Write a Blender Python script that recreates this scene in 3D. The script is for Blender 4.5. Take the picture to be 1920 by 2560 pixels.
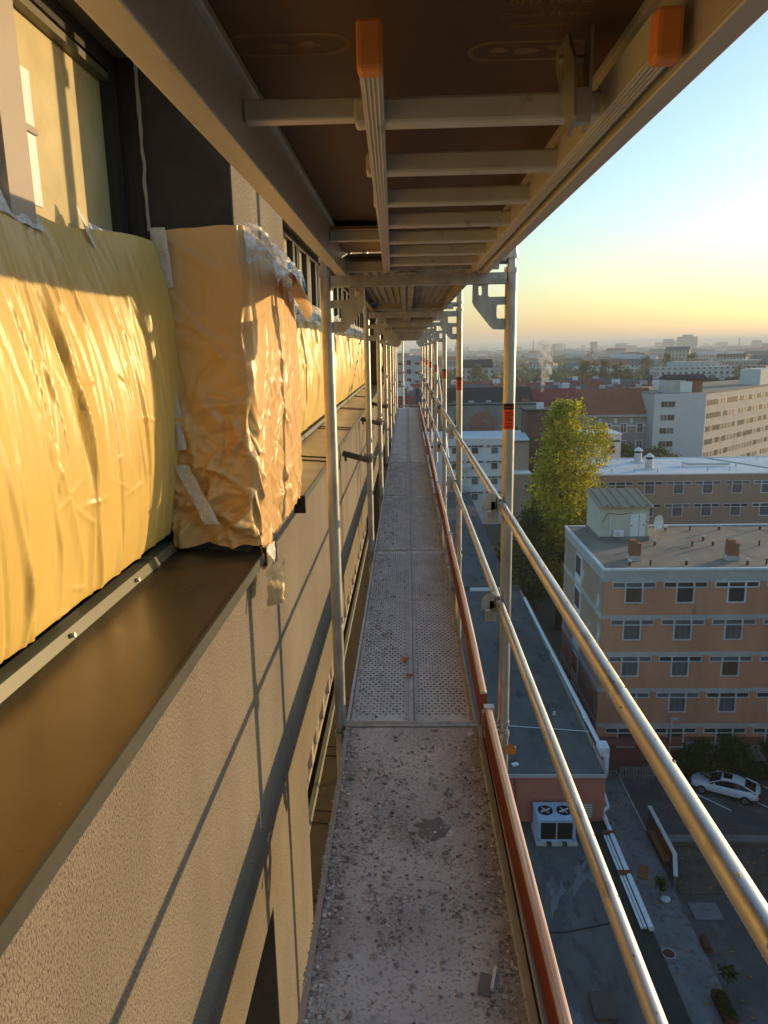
import bpy, bmesh, math, random
import numpy as np
from mathutils import Vector, Matrix, noise
random.seed(7)
R = math.radians
for o in list(bpy.data.objects): bpy.data.objects.remove(o)
sc = bpy.context.scene
COL = sc.collection

# ---------------------------------------------------------------- camera
camd = bpy.data.cameras.new('camera'); cam = bpy.data.objects.new('camera', camd); COL.objects.link(cam)
camd.sensor_fit = 'HORIZONTAL'; camd.sensor_width = 36.0; camd.lens = 36.0 * 1850 / 1920
camd.clip_start = 0.05; camd.clip_end = 40000
cr = Vector((0.99937095, 0.03060825, -0.01791197))       # camera right, in world axes
cd = Vector((-0.01094373, -0.21425772, -0.97671586))     # camera down
cf = Vector((-0.03373334, 0.97629748, -0.21378797))      # camera forward
cam.matrix_world = Matrix(((cr.x, -cd.x, -cf.x, 0), (cr.y, -cd.y, -cf.y, 0), (cr.z, -cd.z, -cf.z, 1.657), (0, 0, 0, 1)))
sc.camera = cam
# ---------------------------------------------------------------- sky, sun, exposure
SUN = Vector((1.0, 0.71, 0.1163)).normalized()
world = bpy.data.worlds.new('World'); sc.world = world; world.use_nodes = True
wn = world.node_tree; wn.nodes.clear()
sky = wn.nodes.new('ShaderNodeTexSky'); sky.sky_type = 'NISHITA'; sky.sun_disc = False
sky.sun_elevation = math.asin(SUN.z); sky.sun_rotation = math.atan2(SUN.x, SUN.y)
sky.altitude = 120; sky.air_density = 1.25; sky.dust_density = 1.0; sky.ozone_density = 3.0
bg = wn.nodes.new('ShaderNodeBackground'); bg.inputs['Strength'].default_value = 0.15
wo = wn.nodes.new('ShaderNodeOutputWorld')
wn.links.new(sky.outputs[0], bg.inputs[0]); wn.links.new(bg.outputs[0], wo.inputs[0])
sund = bpy.data.lights.new('sun', 'SUN'); sund.energy = 2.1; sund.angle = R(0.5); sund.color = (1.0, 0.71, 0.35)
sun = bpy.data.objects.new('sun', sund); COL.objects.link(sun)
sun.rotation_euler = SUN.to_track_quat('Z', 'Y').to_euler()
vs = sc.view_settings; vs.view_transform = 'Standard'; vs.look = 'None'; vs.gamma = 1.0; vs.exposure = 1.45; vs.use_curve_mapping = False
cy = sc.cycles
cy.use_denoising = True; cy.max_bounces = 6; cy.diffuse_bounces = 4; cy.glossy_bounces = 3; cy.transmission_bounces = 3
cy.volume_bounces = 1; cy.transparent_max_bounces = 8; cy.sample_clamp_indirect = 4.0

# ---------------------------------------------------------------- mesh builder
class MB:
    def __init__(s): s.v = []; s.f = []
    def add(s, vs_, fs):
        n = len(s.v); s.v += [tuple(p) for p in vs_]; s.f += [tuple(i + n for i in f) for f in fs]; return s
    def box(s, x0, x1, y0, y1, z0, z1):
        return s.add([(x0,y0,z0),(x1,y0,z0),(x1,y1,z0),(x0,y1,z0),(x0,y0,z1),(x1,y0,z1),(x1,y1,z1),(x0,y1,z1)],
                     [(0,3,2,1),(4,5,6,7),(0,1,5,4),(1,2,6,5),(2,3,7,6),(3,0,4,7)])
    def obox(s, c, sx, sy, sz, rz=0, rx=0, ry=0):
        m = Matrix.Translation(c) @ Matrix.Rotation(rz,4,'Z') @ Matrix.Rotation(ry,4,'Y') @ Matrix.Rotation(rx,4,'X')
        t = MB().box(-sx/2,sx/2,-sy/2,sy/2,-sz/2,sz/2)
        return s.add([m @ Vector(p) for p in t.v], t.f)
    def tube(s, p0, p1, r0, r1=None, n=14, cap=True):
        r1 = r0 if r1 is None else r1
        p0, p1 = Vector(p0), Vector(p1); q = (p1-p0).to_track_quat('Z','Y')
        vs_, fs = [], []
        for p, r in ((p0,r0),(p1,r1)):
            for i in range(n):
                a = 2*math.pi*i/n; vs_.append(p + q @ Vector((r*math.cos(a), r*math.sin(a), 0)))
        for i in range(n): fs.append((i,(i+1)%n,n+(i+1)%n,n+i))
        if cap: fs += [tuple(range(n-1,-1,-1)), tuple(range(n,2*n))]
        return s.add(vs_, fs)
    def path(s, pts, r, n=8):
        for a, b in zip(pts, pts[1:]): s.tube(a, b, r, n=n)
        return s
    def ring(s, p, axis, r0, r1, h, n=18):
        # a hollow collar
        p = Vector(p); q = Vector(axis).normalized().to_track_quat('Z','Y'); vs_, fs = [], []
        for (r, z) in ((r0,0),(r1,0),(r1,h),(r0,h)):
            for i in range(n):
                a = 2*math.pi*i/n; vs_.append(p + q @ Vector((r*math.cos(a), r*math.sin(a), z)))
        for k in range(4):
            for i in range(n): fs.append((k*n+i, k*n+(i+1)%n, ((k+1)%4)*n+(i+1)%n, ((k+1)%4)*n+i))
        return s.add(vs_, fs)
    def prism(s, pts, axis, a0, a1):
        # polygon pts (2D) pushed along axis 'x','y','z'
        def mk(u, v, a): return {'x':(a,u,v),'y':(u,a,v),'z':(u,v,a)}[axis]
        n = len(pts)
        vs_ = [mk(u,v,a0) for u,v in pts] + [mk(u,v,a1) for u,v in pts]
        fs = [tuple(range(n-1,-1,-1)), tuple(range(n,2*n))] + [(i,(i+1)%n,n+(i+1)%n,n+i) for i in range(n)]
        return s.add(vs_, fs)
    def grid(s, nu, nv, fn):
        vs_ = [fn(i/nu, j/nv) for j in range(nv+1) for i in range(nu+1)]
        fs = [(j*(nu+1)+i, j*(nu+1)+i+1, (j+1)*(nu+1)+i+1, (j+1)*(nu+1)+i) for j in range(nv) for i in range(nu)]
        return s.add(vs_, fs)
    def mesh(s, name, mat, smooth=False, fix=True):
        me = bpy.data.meshes.new(name); me.from_pydata(s.v, [], s.f)
        if fix and len(s.f) < 60000:
            bm = bmesh.new(); bm.from_mesh(me); bmesh.ops.recalc_face_normals(bm, faces=bm.faces); bm.to_mesh(me); bm.free()
        if mat: me.materials.append(mat)
        if smooth:
            me.polygons.foreach_set('use_smooth', [True]*len(me.polygons))
            if smooth != 'all':
                try: me.set_sharp_from_angle(angle=R(40))
                except Exception: pass
        me.update(); return me

ORG = {}
def link(name, data, parent=None):
    o = bpy.data.objects.new(name, data); COL.objects.link(o)
    if parent: o.parent = parent
    return o
def tag(o, label, cat, group=None, kind=None):
    if label: o['label'] = label
    if cat: o['category'] = cat
    if group: o['group'] = group
    if kind: o['kind'] = kind
    return o
def thing(name, label, cat, loc=(0,0,0), rz=0.0, group=None):
    o = link(name, None); o.empty_display_size = 0.2; o.location = loc; o.rotation_euler = (0,0,rz)
    ORG[o.name] = Vector(loc)
    return tag(o, label, cat, group)
def part(name, mb, mat, parent, smooth=False, world=True, label=None, kind=None, bev=0):
    """one mesh under a thing; with world=True the builder holds world coordinates"""
    org = ORG.get(parent.name, Vector((0,0,0))) if world else None
    if isinstance(mb, MB):
        if org is not None: mb.v = [(x-org.x, y-org.y, z-org.z) for x,y,z in mb.v]
        me = mb.mesh(name, mat, smooth)
    else: me = mb
    o = link(name, me, parent)
    if org is not None: ORG[o.name] = org
    if bev: m = o.modifiers.new('bevel','BEVEL'); m.width = bev; m.segments = 2; m.limit_method = 'ANGLE'
    if label: o['label'] = label
    if kind: o['kind'] = kind
    return o
def solo(name, mb, mat, label, cat, group=None, smooth=False, kind=None, bev=0):
    me = mb.mesh(name, mat, smooth); o = link(name, me)
    if bev: m = o.modifiers.new('bevel','BEVEL'); m.width = bev; m.segments = 2; m.limit_method = 'ANGLE'
    return tag(o, label, cat, group, kind)
def structure(name, mb, mat, smooth=False, kind='structure'):
    o = link(name, mb.mesh(name, mat, smooth)); o['kind'] = kind; return o
def copy_tree(o, loc, rz=0.0, label=None, group=None, parent=None):
    c = o.copy(); COL.objects.link(c)
    if parent is None:
        c.location = loc; c.rotation_euler = (0,0,rz)
        if label: c['label'] = label
        if group: c['group'] = group
    else: c.parent = parent
    for ch in o.children: copy_tree(ch, None, parent=c)
    return c
def plate(name, outline, holes, t, mat):
    """flat plate with holes in the XZ plane, thickness t along Y"""
    cu = bpy.data.curves.new(name, 'CURVE'); cu.dimensions = '2D'; cu.fill_mode = 'BOTH'; cu.extrude = t/2
    for pts in [outline] + holes:
        sp = cu.splines.new('POLY'); sp.points.add(len(pts)-1); sp.use_cyclic_u = True
        for p, q in zip(sp.points, pts): p.co = (q[0], q[1], 0, 1)
    o = bpy.data.objects.new(name, cu); COL.objects.link(o)
    dg = bpy.context.evaluated_depsgraph_get(); dg.update()
    me = bpy.data.meshes.new_from_object(o.evaluated_get(dg)); bpy.data.objects.remove(o); bpy.data.curves.remove(cu)
    me.transform(Matrix.Rotation(R(90),4,'X')); me.materials.clear(); me.materials.append(mat); me.name = name
    return me
def text_mesh(body, size, mat, ext=0.0004, bold=0):
    cu = bpy.data.curves.new('lettering', 'FONT'); cu.body = body; cu.size = size; cu.extrude = ext; cu.align_x = 'CENTER'; cu.align_y = 'CENTER'; cu.offset = bold
    o = bpy.data.objects.new('lettering', cu); COL.objects.link(o)
    dg = bpy.context.evaluated_depsgraph_get(); dg.update()
    me = bpy.data.meshes.new_from_object(o.evaluated_get(dg)); bpy.data.objects.remove(o); bpy.data.curves.remove(cu)
    me.materials.clear(); me.materials.append(mat); return me

# ---------------------------------------------------------------- materials
def pm(name, c1, c2=None, scale=4.0, rough=0.8, metal=0.0, bump=0.0, bscale=60.0, stretch=(1,1,1), spec=0.3, detail=5.0,
       lo=0.35, hi=0.65, rvar=0.0, coord='Object', island=0.0, sub=None, dist=0.01, rgh_scale=None):
    m = bpy.data.materials.new(name); m.use_nodes = True; nt = m.node_tree; N = nt.nodes; L = nt.links
    b = N['Principled BSDF']; b.inputs['Roughness'].default_value = rough; b.inputs['Metallic'].default_value = metal
    b.inputs['Specular IOR Level'].default_value = spec
    tc = N.new('ShaderNodeTexCoord'); mp = N.new('ShaderNodeMapping'); mp.inputs['Scale'].default_value = stretch
    L.new(tc.outputs[coord], mp.inputs[0])
    if c2 is None: c2 = tuple(x*0.82 for x in c1)
    nz = N.new('ShaderNodeTexNoise'); nz.inputs['Scale'].default_value = scale; nz.inputs['Detail'].default_value = detail; nz.inputs['Roughness'].default_value = 0.6
    L.new(mp.outputs[0], nz.inputs['Vector'])
    rp = N.new('ShaderNodeValToRGB'); rp.color_ramp.elements[0].position = lo; rp.color_ramp.elements[1].position = hi
    rp.color_ramp.elements[0].color = (*c1, 1); rp.color_ramp.elements[1].color = (*c2, 1)
    L.new(nz.outputs['Fac'], rp.inputs[0]); col = rp.outputs[0]
    if sub:      # a second, finer layer of specks: (scale, threshold, colour, amount)
        n2 = N.new('ShaderNodeTexNoise'); n2.inputs['Scale'].default_value = sub[0]; n2.inputs['Detail'].default_value = 3
        L.new(mp.outputs[0], n2.inputs['Vector'])
        r2 = N.new('ShaderNodeMapRange'); r2.inputs['From Min'].default_value = sub[1]; r2.inputs['From Max'].default_value = sub[1]+0.08
        L.new(n2.outputs['Fac'], r2.inputs['Value'])
        ml = N.new('ShaderNodeMath'); ml.operation = 'MULTIPLY'; ml.inputs[1].default_value = sub[3]; L.new(r2.outputs[0], ml.inputs[0])
        mx = N.new('ShaderNodeMix'); mx.data_type = 'RGBA'; mx.inputs['B'].default_value = (*sub[2],1)
        L.new(ml.outputs[0], mx.inputs['Factor']); L.new(col, mx.inputs['A']); col = mx.outputs['Result']
    if island:
        ge = N.new('ShaderNodeNewGeometry'); mr = N.new('ShaderNodeMapRange'); mr.inputs['To Min'].default_value = 1-island; mr.inputs['To Max'].default_value = 1+island
        L.new(ge.outputs['Random Per Island'], mr.inputs['Value'])
        hs = N.new('ShaderNodeHueSaturation'); L.new(mr.outputs[0], hs.inputs['Value']); L.new(col, hs.inputs['Color']); col = hs.outputs[0]
    L.new(col, b.inputs['Base Color'])
    if rvar:
        n3 = N.new('ShaderNodeTexNoise'); n3.inputs['Scale'].default_value = rgh_scale or scale*3; n3.inputs['Detail'].default_value = 4; L.new(mp.outputs[0], n3.inputs['Vector'])
        r3 = N.new('ShaderNodeMapRange'); r3.inputs['To Min'].default_value = rough-rvar; r3.inputs['To Max'].default_value = rough+rvar
        L.new(n3.outputs['Fac'], r3.inputs['Value']); L.new(r3.outputs[0], b.inputs['Roughness'])
    if bump:
        n4 = N.new('ShaderNodeTexNoise'); n4.inputs['Scale'].default_value = bscale; n4.inputs['Detail'].default_value = 3; L.new(mp.outputs[0], n4.inputs['Vector'])
        bp = N.new('ShaderNodeBump'); bp.inputs['Strength'].default_value = bump; bp.inputs['Distance'].default_value = dist
        L.new(n4.outputs['Fac'], bp.inputs['Height']); L.new(bp.outputs[0], b.inputs['Normal'])
    return m
def leafmat(name, a, b_, c, trans=0.35):
    m = bpy.data.materials.new(name); m.use_nodes = True; nt = m.node_tree; N = nt.nodes; L = nt.links; N.clear()
    ge = N.new('ShaderNodeNewGeometry'); rp = N.new('ShaderNodeValToRGB'); rp.color_ramp.elements[0].color = (*a,1); rp.color_ramp.elements[1].color = (*c,1)
    e = rp.color_ramp.elements.new(0.6); e.color = (*b_,1); L.new(ge.outputs['Random Per Island'], rp.inputs[0])
    d = N.new('ShaderNodeBsdfDiffuse'); t = N.new('ShaderNodeBsdfTranslucent'); mx = N.new('ShaderNodeMixShader'); mx.inputs[0].default_value = trans
    out = N.new('ShaderNodeOutputMaterial')
    L.new(rp.outputs[0], d.inputs[0]); L.new(rp.outputs[0], t.inputs[0]); L.new(d.outputs[0], mx.inputs[1]); L.new(t.outputs[0], mx.inputs[2]); L.new(mx.outputs[0], out.inputs[0])
    return m
def filmmat(name, colr, alpha, rough=0.3):
    m = bpy.data.materials.new(name); m.use_nodes = True; nt = m.node_tree; N = nt.nodes; L = nt.links
    b = N['Principled BSDF']; b.inputs['Base Color'].default_value = (*colr,1); b.inputs['Roughness'].default_value = rough
    tr = N.new('ShaderNodeBsdfTransparent'); mx = N.new('ShaderNodeMixShader'); out = N['Material Output']
    nz = N.new('ShaderNodeTexNoise'); nz.inputs['Scale'].default_value = 14; nz.inputs['Detail'].default_value = 4
    mr = N.new('ShaderNodeMapRange'); mr.inputs['From Min'].default_value = .3; mr.inputs['From Max'].default_value = .7
    mr.inputs['To Min'].default_value = max(0,alpha-.25); mr.inputs['To Max'].default_value = min(1,alpha+.25)
    L.new(nz.outputs['Fac'], mr.inputs[0]); L.new(mr.outputs[0], mx.inputs[0]); L.new(tr.outputs[0], mx.inputs[1]); L.new(b.outputs[0], mx.inputs[2]); L.new(mx.outputs[0], out.inputs[0])
    bp = N.new('ShaderNodeBump'); bp.inputs['Strength'].default_value = .5; bp.inputs['Distance'].default_value = .004; n2 = N.new('ShaderNodeTexNoise'); n2.inputs['Scale'].default_value = 40
    L.new(n2.outputs['Fac'], bp.inputs['Height']); L.new(bp.outputs[0], b.inputs['Normal'])
    return m
def glassmat(name, colr, rough=0.08, c2=None, stretch=(1,1,1), scale=3, coat=1.0):
    m = pm(name, colr, c2, scale=scale, rough=0.6, stretch=stretch, spec=0.5)
    b = m.node_tree.nodes['Principled BSDF']; b.inputs['Coat Weight'].default_value = coat; b.inputs['Coat Roughness'].default_value = rough
    return m

M = {}
M['stucco'] = pm('rendered_wall', (.265,.222,.17), (.20,.168,.13), scale=1.6, rough=.95, bump=.9, bscale=240, stretch=(1,1,.6), sub=(235,.51,(.085,.068,.05),.75), dist=.005)
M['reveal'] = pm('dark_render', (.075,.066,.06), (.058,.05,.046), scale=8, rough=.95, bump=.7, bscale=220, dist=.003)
M['frame'] = pm('dark_window_frame', (.035,.03,.028), (.045,.04,.035), rough=.4)
M['mullion'] = pm('taupe_mullion', (.40,.32,.25), (.36,.29,.22), scale=3, rough=.5)
M['pane'] = glassmat('dusty_pane', (.66,.53,.27), .12, (.50,.40,.19), scale=5)
M['creampane'] = glassmat('blind_behind_glass', (.62,.55,.40), .08, (.50,.44,.32), scale=2, stretch=(1,4,.3))
M['brightglass'] = pm('painted_bright_glass', (.85,.84,.8), rough=.6)  # white that paints the bright area seen in the window glass
M['ledge'] = pm('brown_ledge_metal', (.145,.108,.06), (.115,.085,.048), scale=2, rough=.30, spec=.5, rvar=.08, metal=.6, sub=(150,.69,(.30,.24,.16),.5))
M['ledgeedge'] = pm('olive_trim', (.15,.14,.085), (.12,.11,.065), scale=4, rough=.4, spec=.5)
M['drip'] = pm('drip_trim', (.075,.072,.055), (.06,.056,.042), scale=5, rough=.45)
M['black'] = pm('black_plastic', (.02,.02,.02), rough=.5)
M['tape'] = filmmat('masking_tape', (.75,.74,.70), .85, .5)
M['film'] = filmmat('clear_film', (.80,.80,.78), .5, .2)
def papermat(name, c1, c2):
    m = pm(name, c1, c2, scale=2.5, rough=.40, spec=.5, stretch=(1,1,.3))
    nt = m.node_tree; N = nt.nodes; L = nt.links; b = N['Principled BSDF']
    tc = N.new('ShaderNodeTexCoord'); mp = N.new('ShaderNodeMapping'); mp.inputs['Scale'].default_value = (1,1,.28)
    L.new(tc.outputs['Object'], mp.inputs[0])
    n0 = N.new('ShaderNodeTexNoise'); n0.inputs['Scale'].default_value = 6; L.new(mp.outputs[0], n0.inputs['Vector'])
    ad = N.new('ShaderNodeMix'); ad.data_type = 'VECTOR'; ad.inputs['Factor'].default_value = .25; L.new(mp.outputs[0], ad.inputs['A']); L.new(n0.outputs['Color'], ad.inputs['B'])
    vo = N.new('ShaderNodeTexVoronoi'); vo.feature = 'DISTANCE_TO_EDGE'; vo.inputs['Scale'].default_value = 11; L.new(ad.outputs['Result'], vo.inputs['Vector'])
    mr = N.new('ShaderNodeMapRange'); mr.inputs['From Max'].default_value = .22; L.new(vo.outputs['Distance'], mr.inputs[0])
    n1 = N.new('ShaderNodeTexNoise'); n1.inputs['Scale'].default_value = 22; n1.inputs['Detail'].default_value = 4; L.new(mp.outputs[0], n1.inputs['Vector'])
    sm = N.new('ShaderNodeMath'); sm.operation = 'MULTIPLY_ADD'; sm.inputs[1].default_value = .22; L.new(mr.outputs[0], sm.inputs[0]); L.new(n1.outputs['Fac'], sm.inputs[2])
    bp = N.new('ShaderNodeBump'); bp.inputs['Strength'].default_value = .30; bp.inputs['Distance'].default_value = .012
    L.new(sm.outputs[0], bp.inputs['Height']); L.new(bp.outputs[0], b.inputs['Normal'])
    return m
M['paper'] = papermat('masking_paper', (.76,.52,.15), (.66,.445,.125))
M['paperw'] = papermat('masking_paper_pier', (.74,.46,.18), (.64,.38,.145))
M['galv'] = pm('galvanised_steel', (.56,.56,.54), (.36,.36,.35), scale=14, rough=.46, metal=.85, rvar=.14, stretch=(1,1,.5), sub=(40,.66,(.20,.17,.13),.5))
M['galvrail'] = pm('galvanised_rail', (.60,.59,.57), (.46,.45,.43), scale=12, rough=.43, metal=.9, rvar=.14, stretch=(1,.3,1), sub=(26,.63,(.30,.27,.23),.7))
M['alu'] = pm('aluminium_beam', (.66,.65,.63), (.56,.54,.51), scale=4, rough=.42, metal=.3, rvar=.1, stretch=(1,.25,1), sub=(25,.65,(.28,.24,.19),.5))
M['ply'] = pm('film_faced_plywood', (.15,.083,.045), (.11,.06,.033), scale=2.2, rough=.55, bump=.25, bscale=420, stretch=(.5,1,1), dist=.002)
M['print'] = pm('faded_print', (.30,.185,.105), (.17,.10,.055), scale=14, rough=.6)
M['orangecap'] = pm('orange_plastic', (.78,.28,.07), (.62,.22,.06), scale=10, rough=.5)
M['dirtydeck'] = pm('dusty_plywood_deck', (.60,.56,.525), (.40,.37,.345), scale=2.6, rough=.95, bump=.4, bscale=90, sub=(85,.55,(.27,.245,.23),.7), dist=.004)
M['steeldeck'] = pm('dusty_steel_plank', (.62,.645,.67), (.46,.48,.50), scale=6, rough=.7, metal=.15, bump=.3, bscale=80, stretch=(1,.6,1), dist=.003, sub=(70,.57,(.24,.235,.23),.7))
M['steelunder'] = pm('plank_underside', (.42,.40,.37), (.27,.24,.20), scale=5, rough=.6, metal=.4, stretch=(1,.3,1), sub=(9,.66,(.20,.09,.04),.6))
M['gravel'] = pm('mortar_crumbs', (.50,.44,.40), (.30,.27,.25), scale=25, rough=.95, island=.6)
M['redboard'] = pm('red_painted_board', (.30,.065,.03), (.22,.045,.02), scale=5, rough=.75, stretch=(2,.12,2), bump=.3, bscale=40, dist=.002, sub=(14,.63,(.50,.30,.11),.75))
M['boardtop'] = pm('weathered_board_edge', (.80,.70,.62), (.50,.32,.25), scale=26, rough=.85, stretch=(3,.06,3), bump=.6, bscale=50, dist=.003)
M['goldbeam'] = pm('deck_edge_beam', (.42,.40,.36), (.33,.30,.25), scale=6, rough=.45, metal=.5, stretch=(1,.2,1))
M['sticker'] = pm('orange_sticker', (.85,.10,.02), rough=.45)
M['ink'] = pm('black_ink', (.012,.010,.010), rough=.6)
M['leafdry'] = pm('dry_leaf', (.55,.22,.03), (.40,.13,.02), scale=30, rough=.7)
M['hole'] = pm('punched_hole', (.07,.068,.065), (.10,.095,.09), scale=20, rough=.9)
M['tie'] = pm('rusty_tie_tube', (.20,.17,.14), (.11,.08,.06), scale=20, rough=.6, metal=.5)

def edge_dirt(m):
    """dirt trodden to the sides of the deck, with an uneven border"""
    nt = m.node_tree; N = nt.nodes; L = nt.links; b = N['Principled BSDF']; old = b.inputs['Base Color'].links[0].from_socket
    tc = N.new('ShaderNodeTexCoord'); sp = N.new('ShaderNodeSeparateXYZ'); L.new(tc.outputs['Object'], sp.inputs[0])
    ab = N.new('ShaderNodeMath'); ab.operation = 'ABSOLUTE'; L.new(sp.outputs['X'], ab.inputs[0])
    n = N.new('ShaderNodeTexNoise'); n.inputs['Scale'].default_value = 7; n.inputs['Detail'].default_value = 5; L.new(tc.outputs['Object'], n.inputs['Vector'])
    ad = N.new('ShaderNodeMath'); ad.operation = 'MULTIPLY_ADD'; ad.inputs[1].default_value = .36; L.new(n.outputs['Fac'], ad.inputs[0]); L.new(ab.outputs[0], ad.inputs[2])
    mr = N.new('ShaderNodeMapRange'); mr.inputs['From Min'].default_value = .36; mr.inputs['From Max'].default_value = .50; mr.inputs['To Max'].default_value = .75; L.new(ad.outputs[0], mr.inputs[0])
    mx = N.new('ShaderNodeMix'); mx.data_type = 'RGBA'; mx.inputs['B'].default_value = (.25,.21,.18,1); L.new(mr.outputs[0], mx.inputs['Factor']); L.new(old, mx.inputs['A']); L.new(mx.outputs['Result'], b.inputs['Base Color'])
edge_dirt(M['dirtydeck'])
# ================================================================ the facade the scaffold stands against
XW = -0.547; GZ = -29.7
V = Vector
def nz(x, y, z): return noise.noise(V((x,y,z)))
RECESS = [(-5.0, 2.48), (3.46, 14.9), (15.9, 23.6)]
PIERS = [(2.48, 3.46), (14.9, 15.9), (23.6, 24.6)]
own = thing('plastered_building', 'brown plastered building with recessed window bands beside the scaffold walkway', 'building', (XW, 0, GZ))
part('wall', MB().box(-7, XW, -5, 24.6, GZ, -6.46), M['stucco'], own)
for k in (-2, -1, 0, 1):
    part('parapet', MB().box(-0.96, XW, -5, 24.6, -0.46+3*k, 0.955+3*k), M['stucco'], own)
    for a, b in PIERS:
        p = part('pier', MB().box(-0.94, XW+.0005, a, b, 0.955+3*k, 2.54+3*k), M['stucco'], own)
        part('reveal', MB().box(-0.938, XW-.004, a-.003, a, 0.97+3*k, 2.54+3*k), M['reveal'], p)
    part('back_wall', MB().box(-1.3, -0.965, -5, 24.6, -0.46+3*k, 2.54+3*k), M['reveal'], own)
part('roof_slab', MB().box(-7, XW, -5, 24.6, 5.54, 5.9), M['stucco'], own)
# ledges: sheet metal with drip edge, back upstand, seams
def ledge(y0, y1, z, seams=()):
    prof = [(-.845,z+.02),(-.51,z-.003),(-.508,z-.034),(-.514,z-.034),(-.516,z-.012),(-.845,z+.006)]
    l = part('ledge', MB().prism(prof, 'y', y0, y1), M['ledge'], own)
    part('upstand', MB().prism([(-.80,z+.0175),(-.797,z+.022),(-.806,z+.05),(-.84,z+.055),(-.84,z+.0205)], 'y', y0, y1), M['ledgeedge'], l)
    part('drip_edge', MB().prism([(-.512,z-.0005),(-.505,z-.001),(-.5035,z-.036),(-.507,z-.036)], 'y', y0, y1), M['drip'], l)
    for s in seams:
        for d_ in (0, .16): part('seam', MB().prism([(-.80,z+.0165),(-.80,z+.024),(-.51,z+.003),(-.51,z-.003)], 'y', s+d_, s+d_+.008), M['ledge'], l)
    return l
l0 = ledge(-2.5, 2.475, .978)
part('end_cap', MB().box(-.56, -.50, 2.478, 2.49, .925, .99), M['black'], l0)
for yy in (1.62, 2.05): part('rivet', MB().tube((-.799,yy,1.012),(-.790,yy,1.014),.006,n=8), M['galv'], l0)
l1 = ledge(3.465, 14.89, .978, (4.62, 6.5, 8.7, 11.0, 13.2))
part('end_cap', MB().box(-.56, -.495, 3.45, 3.464, .90, .985), M['black'], l1)
ledge(15.91, 23.59, .978); ledge(-2.5, 2.475, -2.022); ledge(3.465, 14.89, -2.022, (4.2, 5.2, 6.2, 7.2)); ledge(15.91, 23.59, -2.022)
# windows
def frame_mb(w, h, mid):
    m = MB(); t = .055
    m.box(0,.05,0,t,0,h); m.box(0,.05,w-t,w,0,h); m.box(0,.05,t,w-t,0,t); m.box(0,.05,t,w-t,h-t,h)
    for c in mid: m.box(.002,.062,w*c-.05,w*c+.05,t,h-t)
    return m
FW = {}
def window(y0, y1, z0, z1, mat, mid=(), x=-.93, fm='frame'):
    key = (round(y1-y0,3), round(z1-z0,3), mid, fm)
    if key not in FW:
        FW[key] = frame_mb(y1-y0, z1-z0, mid).mesh('window', M[fm])
    w = link('window', FW[key], own); w.location = V((x,y0,z0)) - ORG[own.name]; ORG[w.name] = V((x,y0,z0))
    part('pane', MB().box(x+.008, x+.02, y0+.05, y1-.05, z0+.05, z1-.05), mat, w)
    return w
for k in (-1, 0):
    z0, z1 = 1.04+3*k, 2.54+3*k
    wA = window(1.74, 2.458, z0, z1, M['pane'])
    window(-.2, 1.66, z0, z1, M['creampane'], (.5,))
    part('mullion', MB().box(-.93, -.845, 1.665, 1.775, z0, z1), M['mullion'], own)
    for i, (ya, xa) in enumerate(((2.459,-.888),(2.463,-.868),(2.467,-.85),(2.471,-.832))):
        part('frame_step', MB().box(-.93, xa, ya, ya+.0035, z0, z1), M['frame'], own)
    if k == 0:
        part('painted_bright_patch', MB().box(-.913, -.906, 1.80, 1.945, 2.02, 2.33), M['brightglass'], wA)  # opaque white panel before the pane, painting the brightness seen in the glass
        part('glazing_bar', MB().box(-.905, -.898, 1.80, 1.945, 2.185, 2.20), M['mullion'], wA)
        part('blind_rail', MB().box(-.912, -.88, 1.80, 2.40, 2.455, 2.475), M['ledgeedge'], wA)
    n = 8; s = (14.9-3.46)/n
    for i in range(n): window(3.46+i*s+.02, 3.46+(i+1)*s-.02, z0, z1, M['creampane'], (.33,.40,.78) if k == 0 else (.3,.7), fm='mullion' if k < 0 else 'frame')
    n = 5; s = (23.6-15.9)/n
    for i in range(n): window(15.9+i*s+.02, 15.9+(i+1)*s-.02, z0, z1, M['creampane'], (.5,))
part('foam_joint', MB().grid(2, 30, lambda u, v: (-.822+.012*u+.006*nz(v*9,u*3,1), 2.466-.004*u, 2.54-v*.5)), M['tape'], own)

# ================================================================ masking paper
def vor(x, y, z): return noise.voronoi(V((x,y,z)))[0]
def ridge(x, y, z): return 1-abs(nz(x,y,z))*2
def creases(n, seed, s0, s1, z0, z1, ang, L, W, H, low=1.0):
    r = np.random.RandomState(seed); t = r.rand(n)**low
    return [(r.uniform(s0,s1), z1-(z1-z0)*t[i], r.normal(*ang) if len(ang) == 2 else r.uniform(0,3.1416), r.uniform(*L), r.uniform(*W), r.uniform(*H)*(1 if r.rand() < .72 else -.8)) for i in range(n)]
def fold(S, Z, cr):
    out = np.zeros_like(S)
    for (s, z, a, L, w, h) in cr:
        da, dz = math.sin(a), math.cos(a); t = (S-s)*da+(Z-z)*dz; d_ = (S-s)*dz-(Z-z)*da+.12*t*t*math.sin(z*40)
        d_ = np.where(d_ > 0, d_, -d_*2.2)
        out += h*np.maximum(0,1-np.abs(d_)/w)*np.maximum(0,1-(t/L)**2)
    return out
def sheet_mb(nu, nv, fs):
    """fs(U,V) -> X,Y,Z arrays"""
    U, V_ = np.meshgrid(np.linspace(0,1,nu+1), np.linspace(0,1,nv+1)); X, Y_, Z_ = fs(U, V_)
    m = MB(); m.v = list(zip(X.ravel().tolist(), Y_.ravel().tolist(), Z_.ravel().tolist()))
    m.f = [(j*(nu+1)+i, j*(nu+1)+i+1, (j+1)*(nu+1)+i+1, (j+1)*(nu+1)+i) for j in range(nv) for i in range(nu)]
    return m
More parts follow.
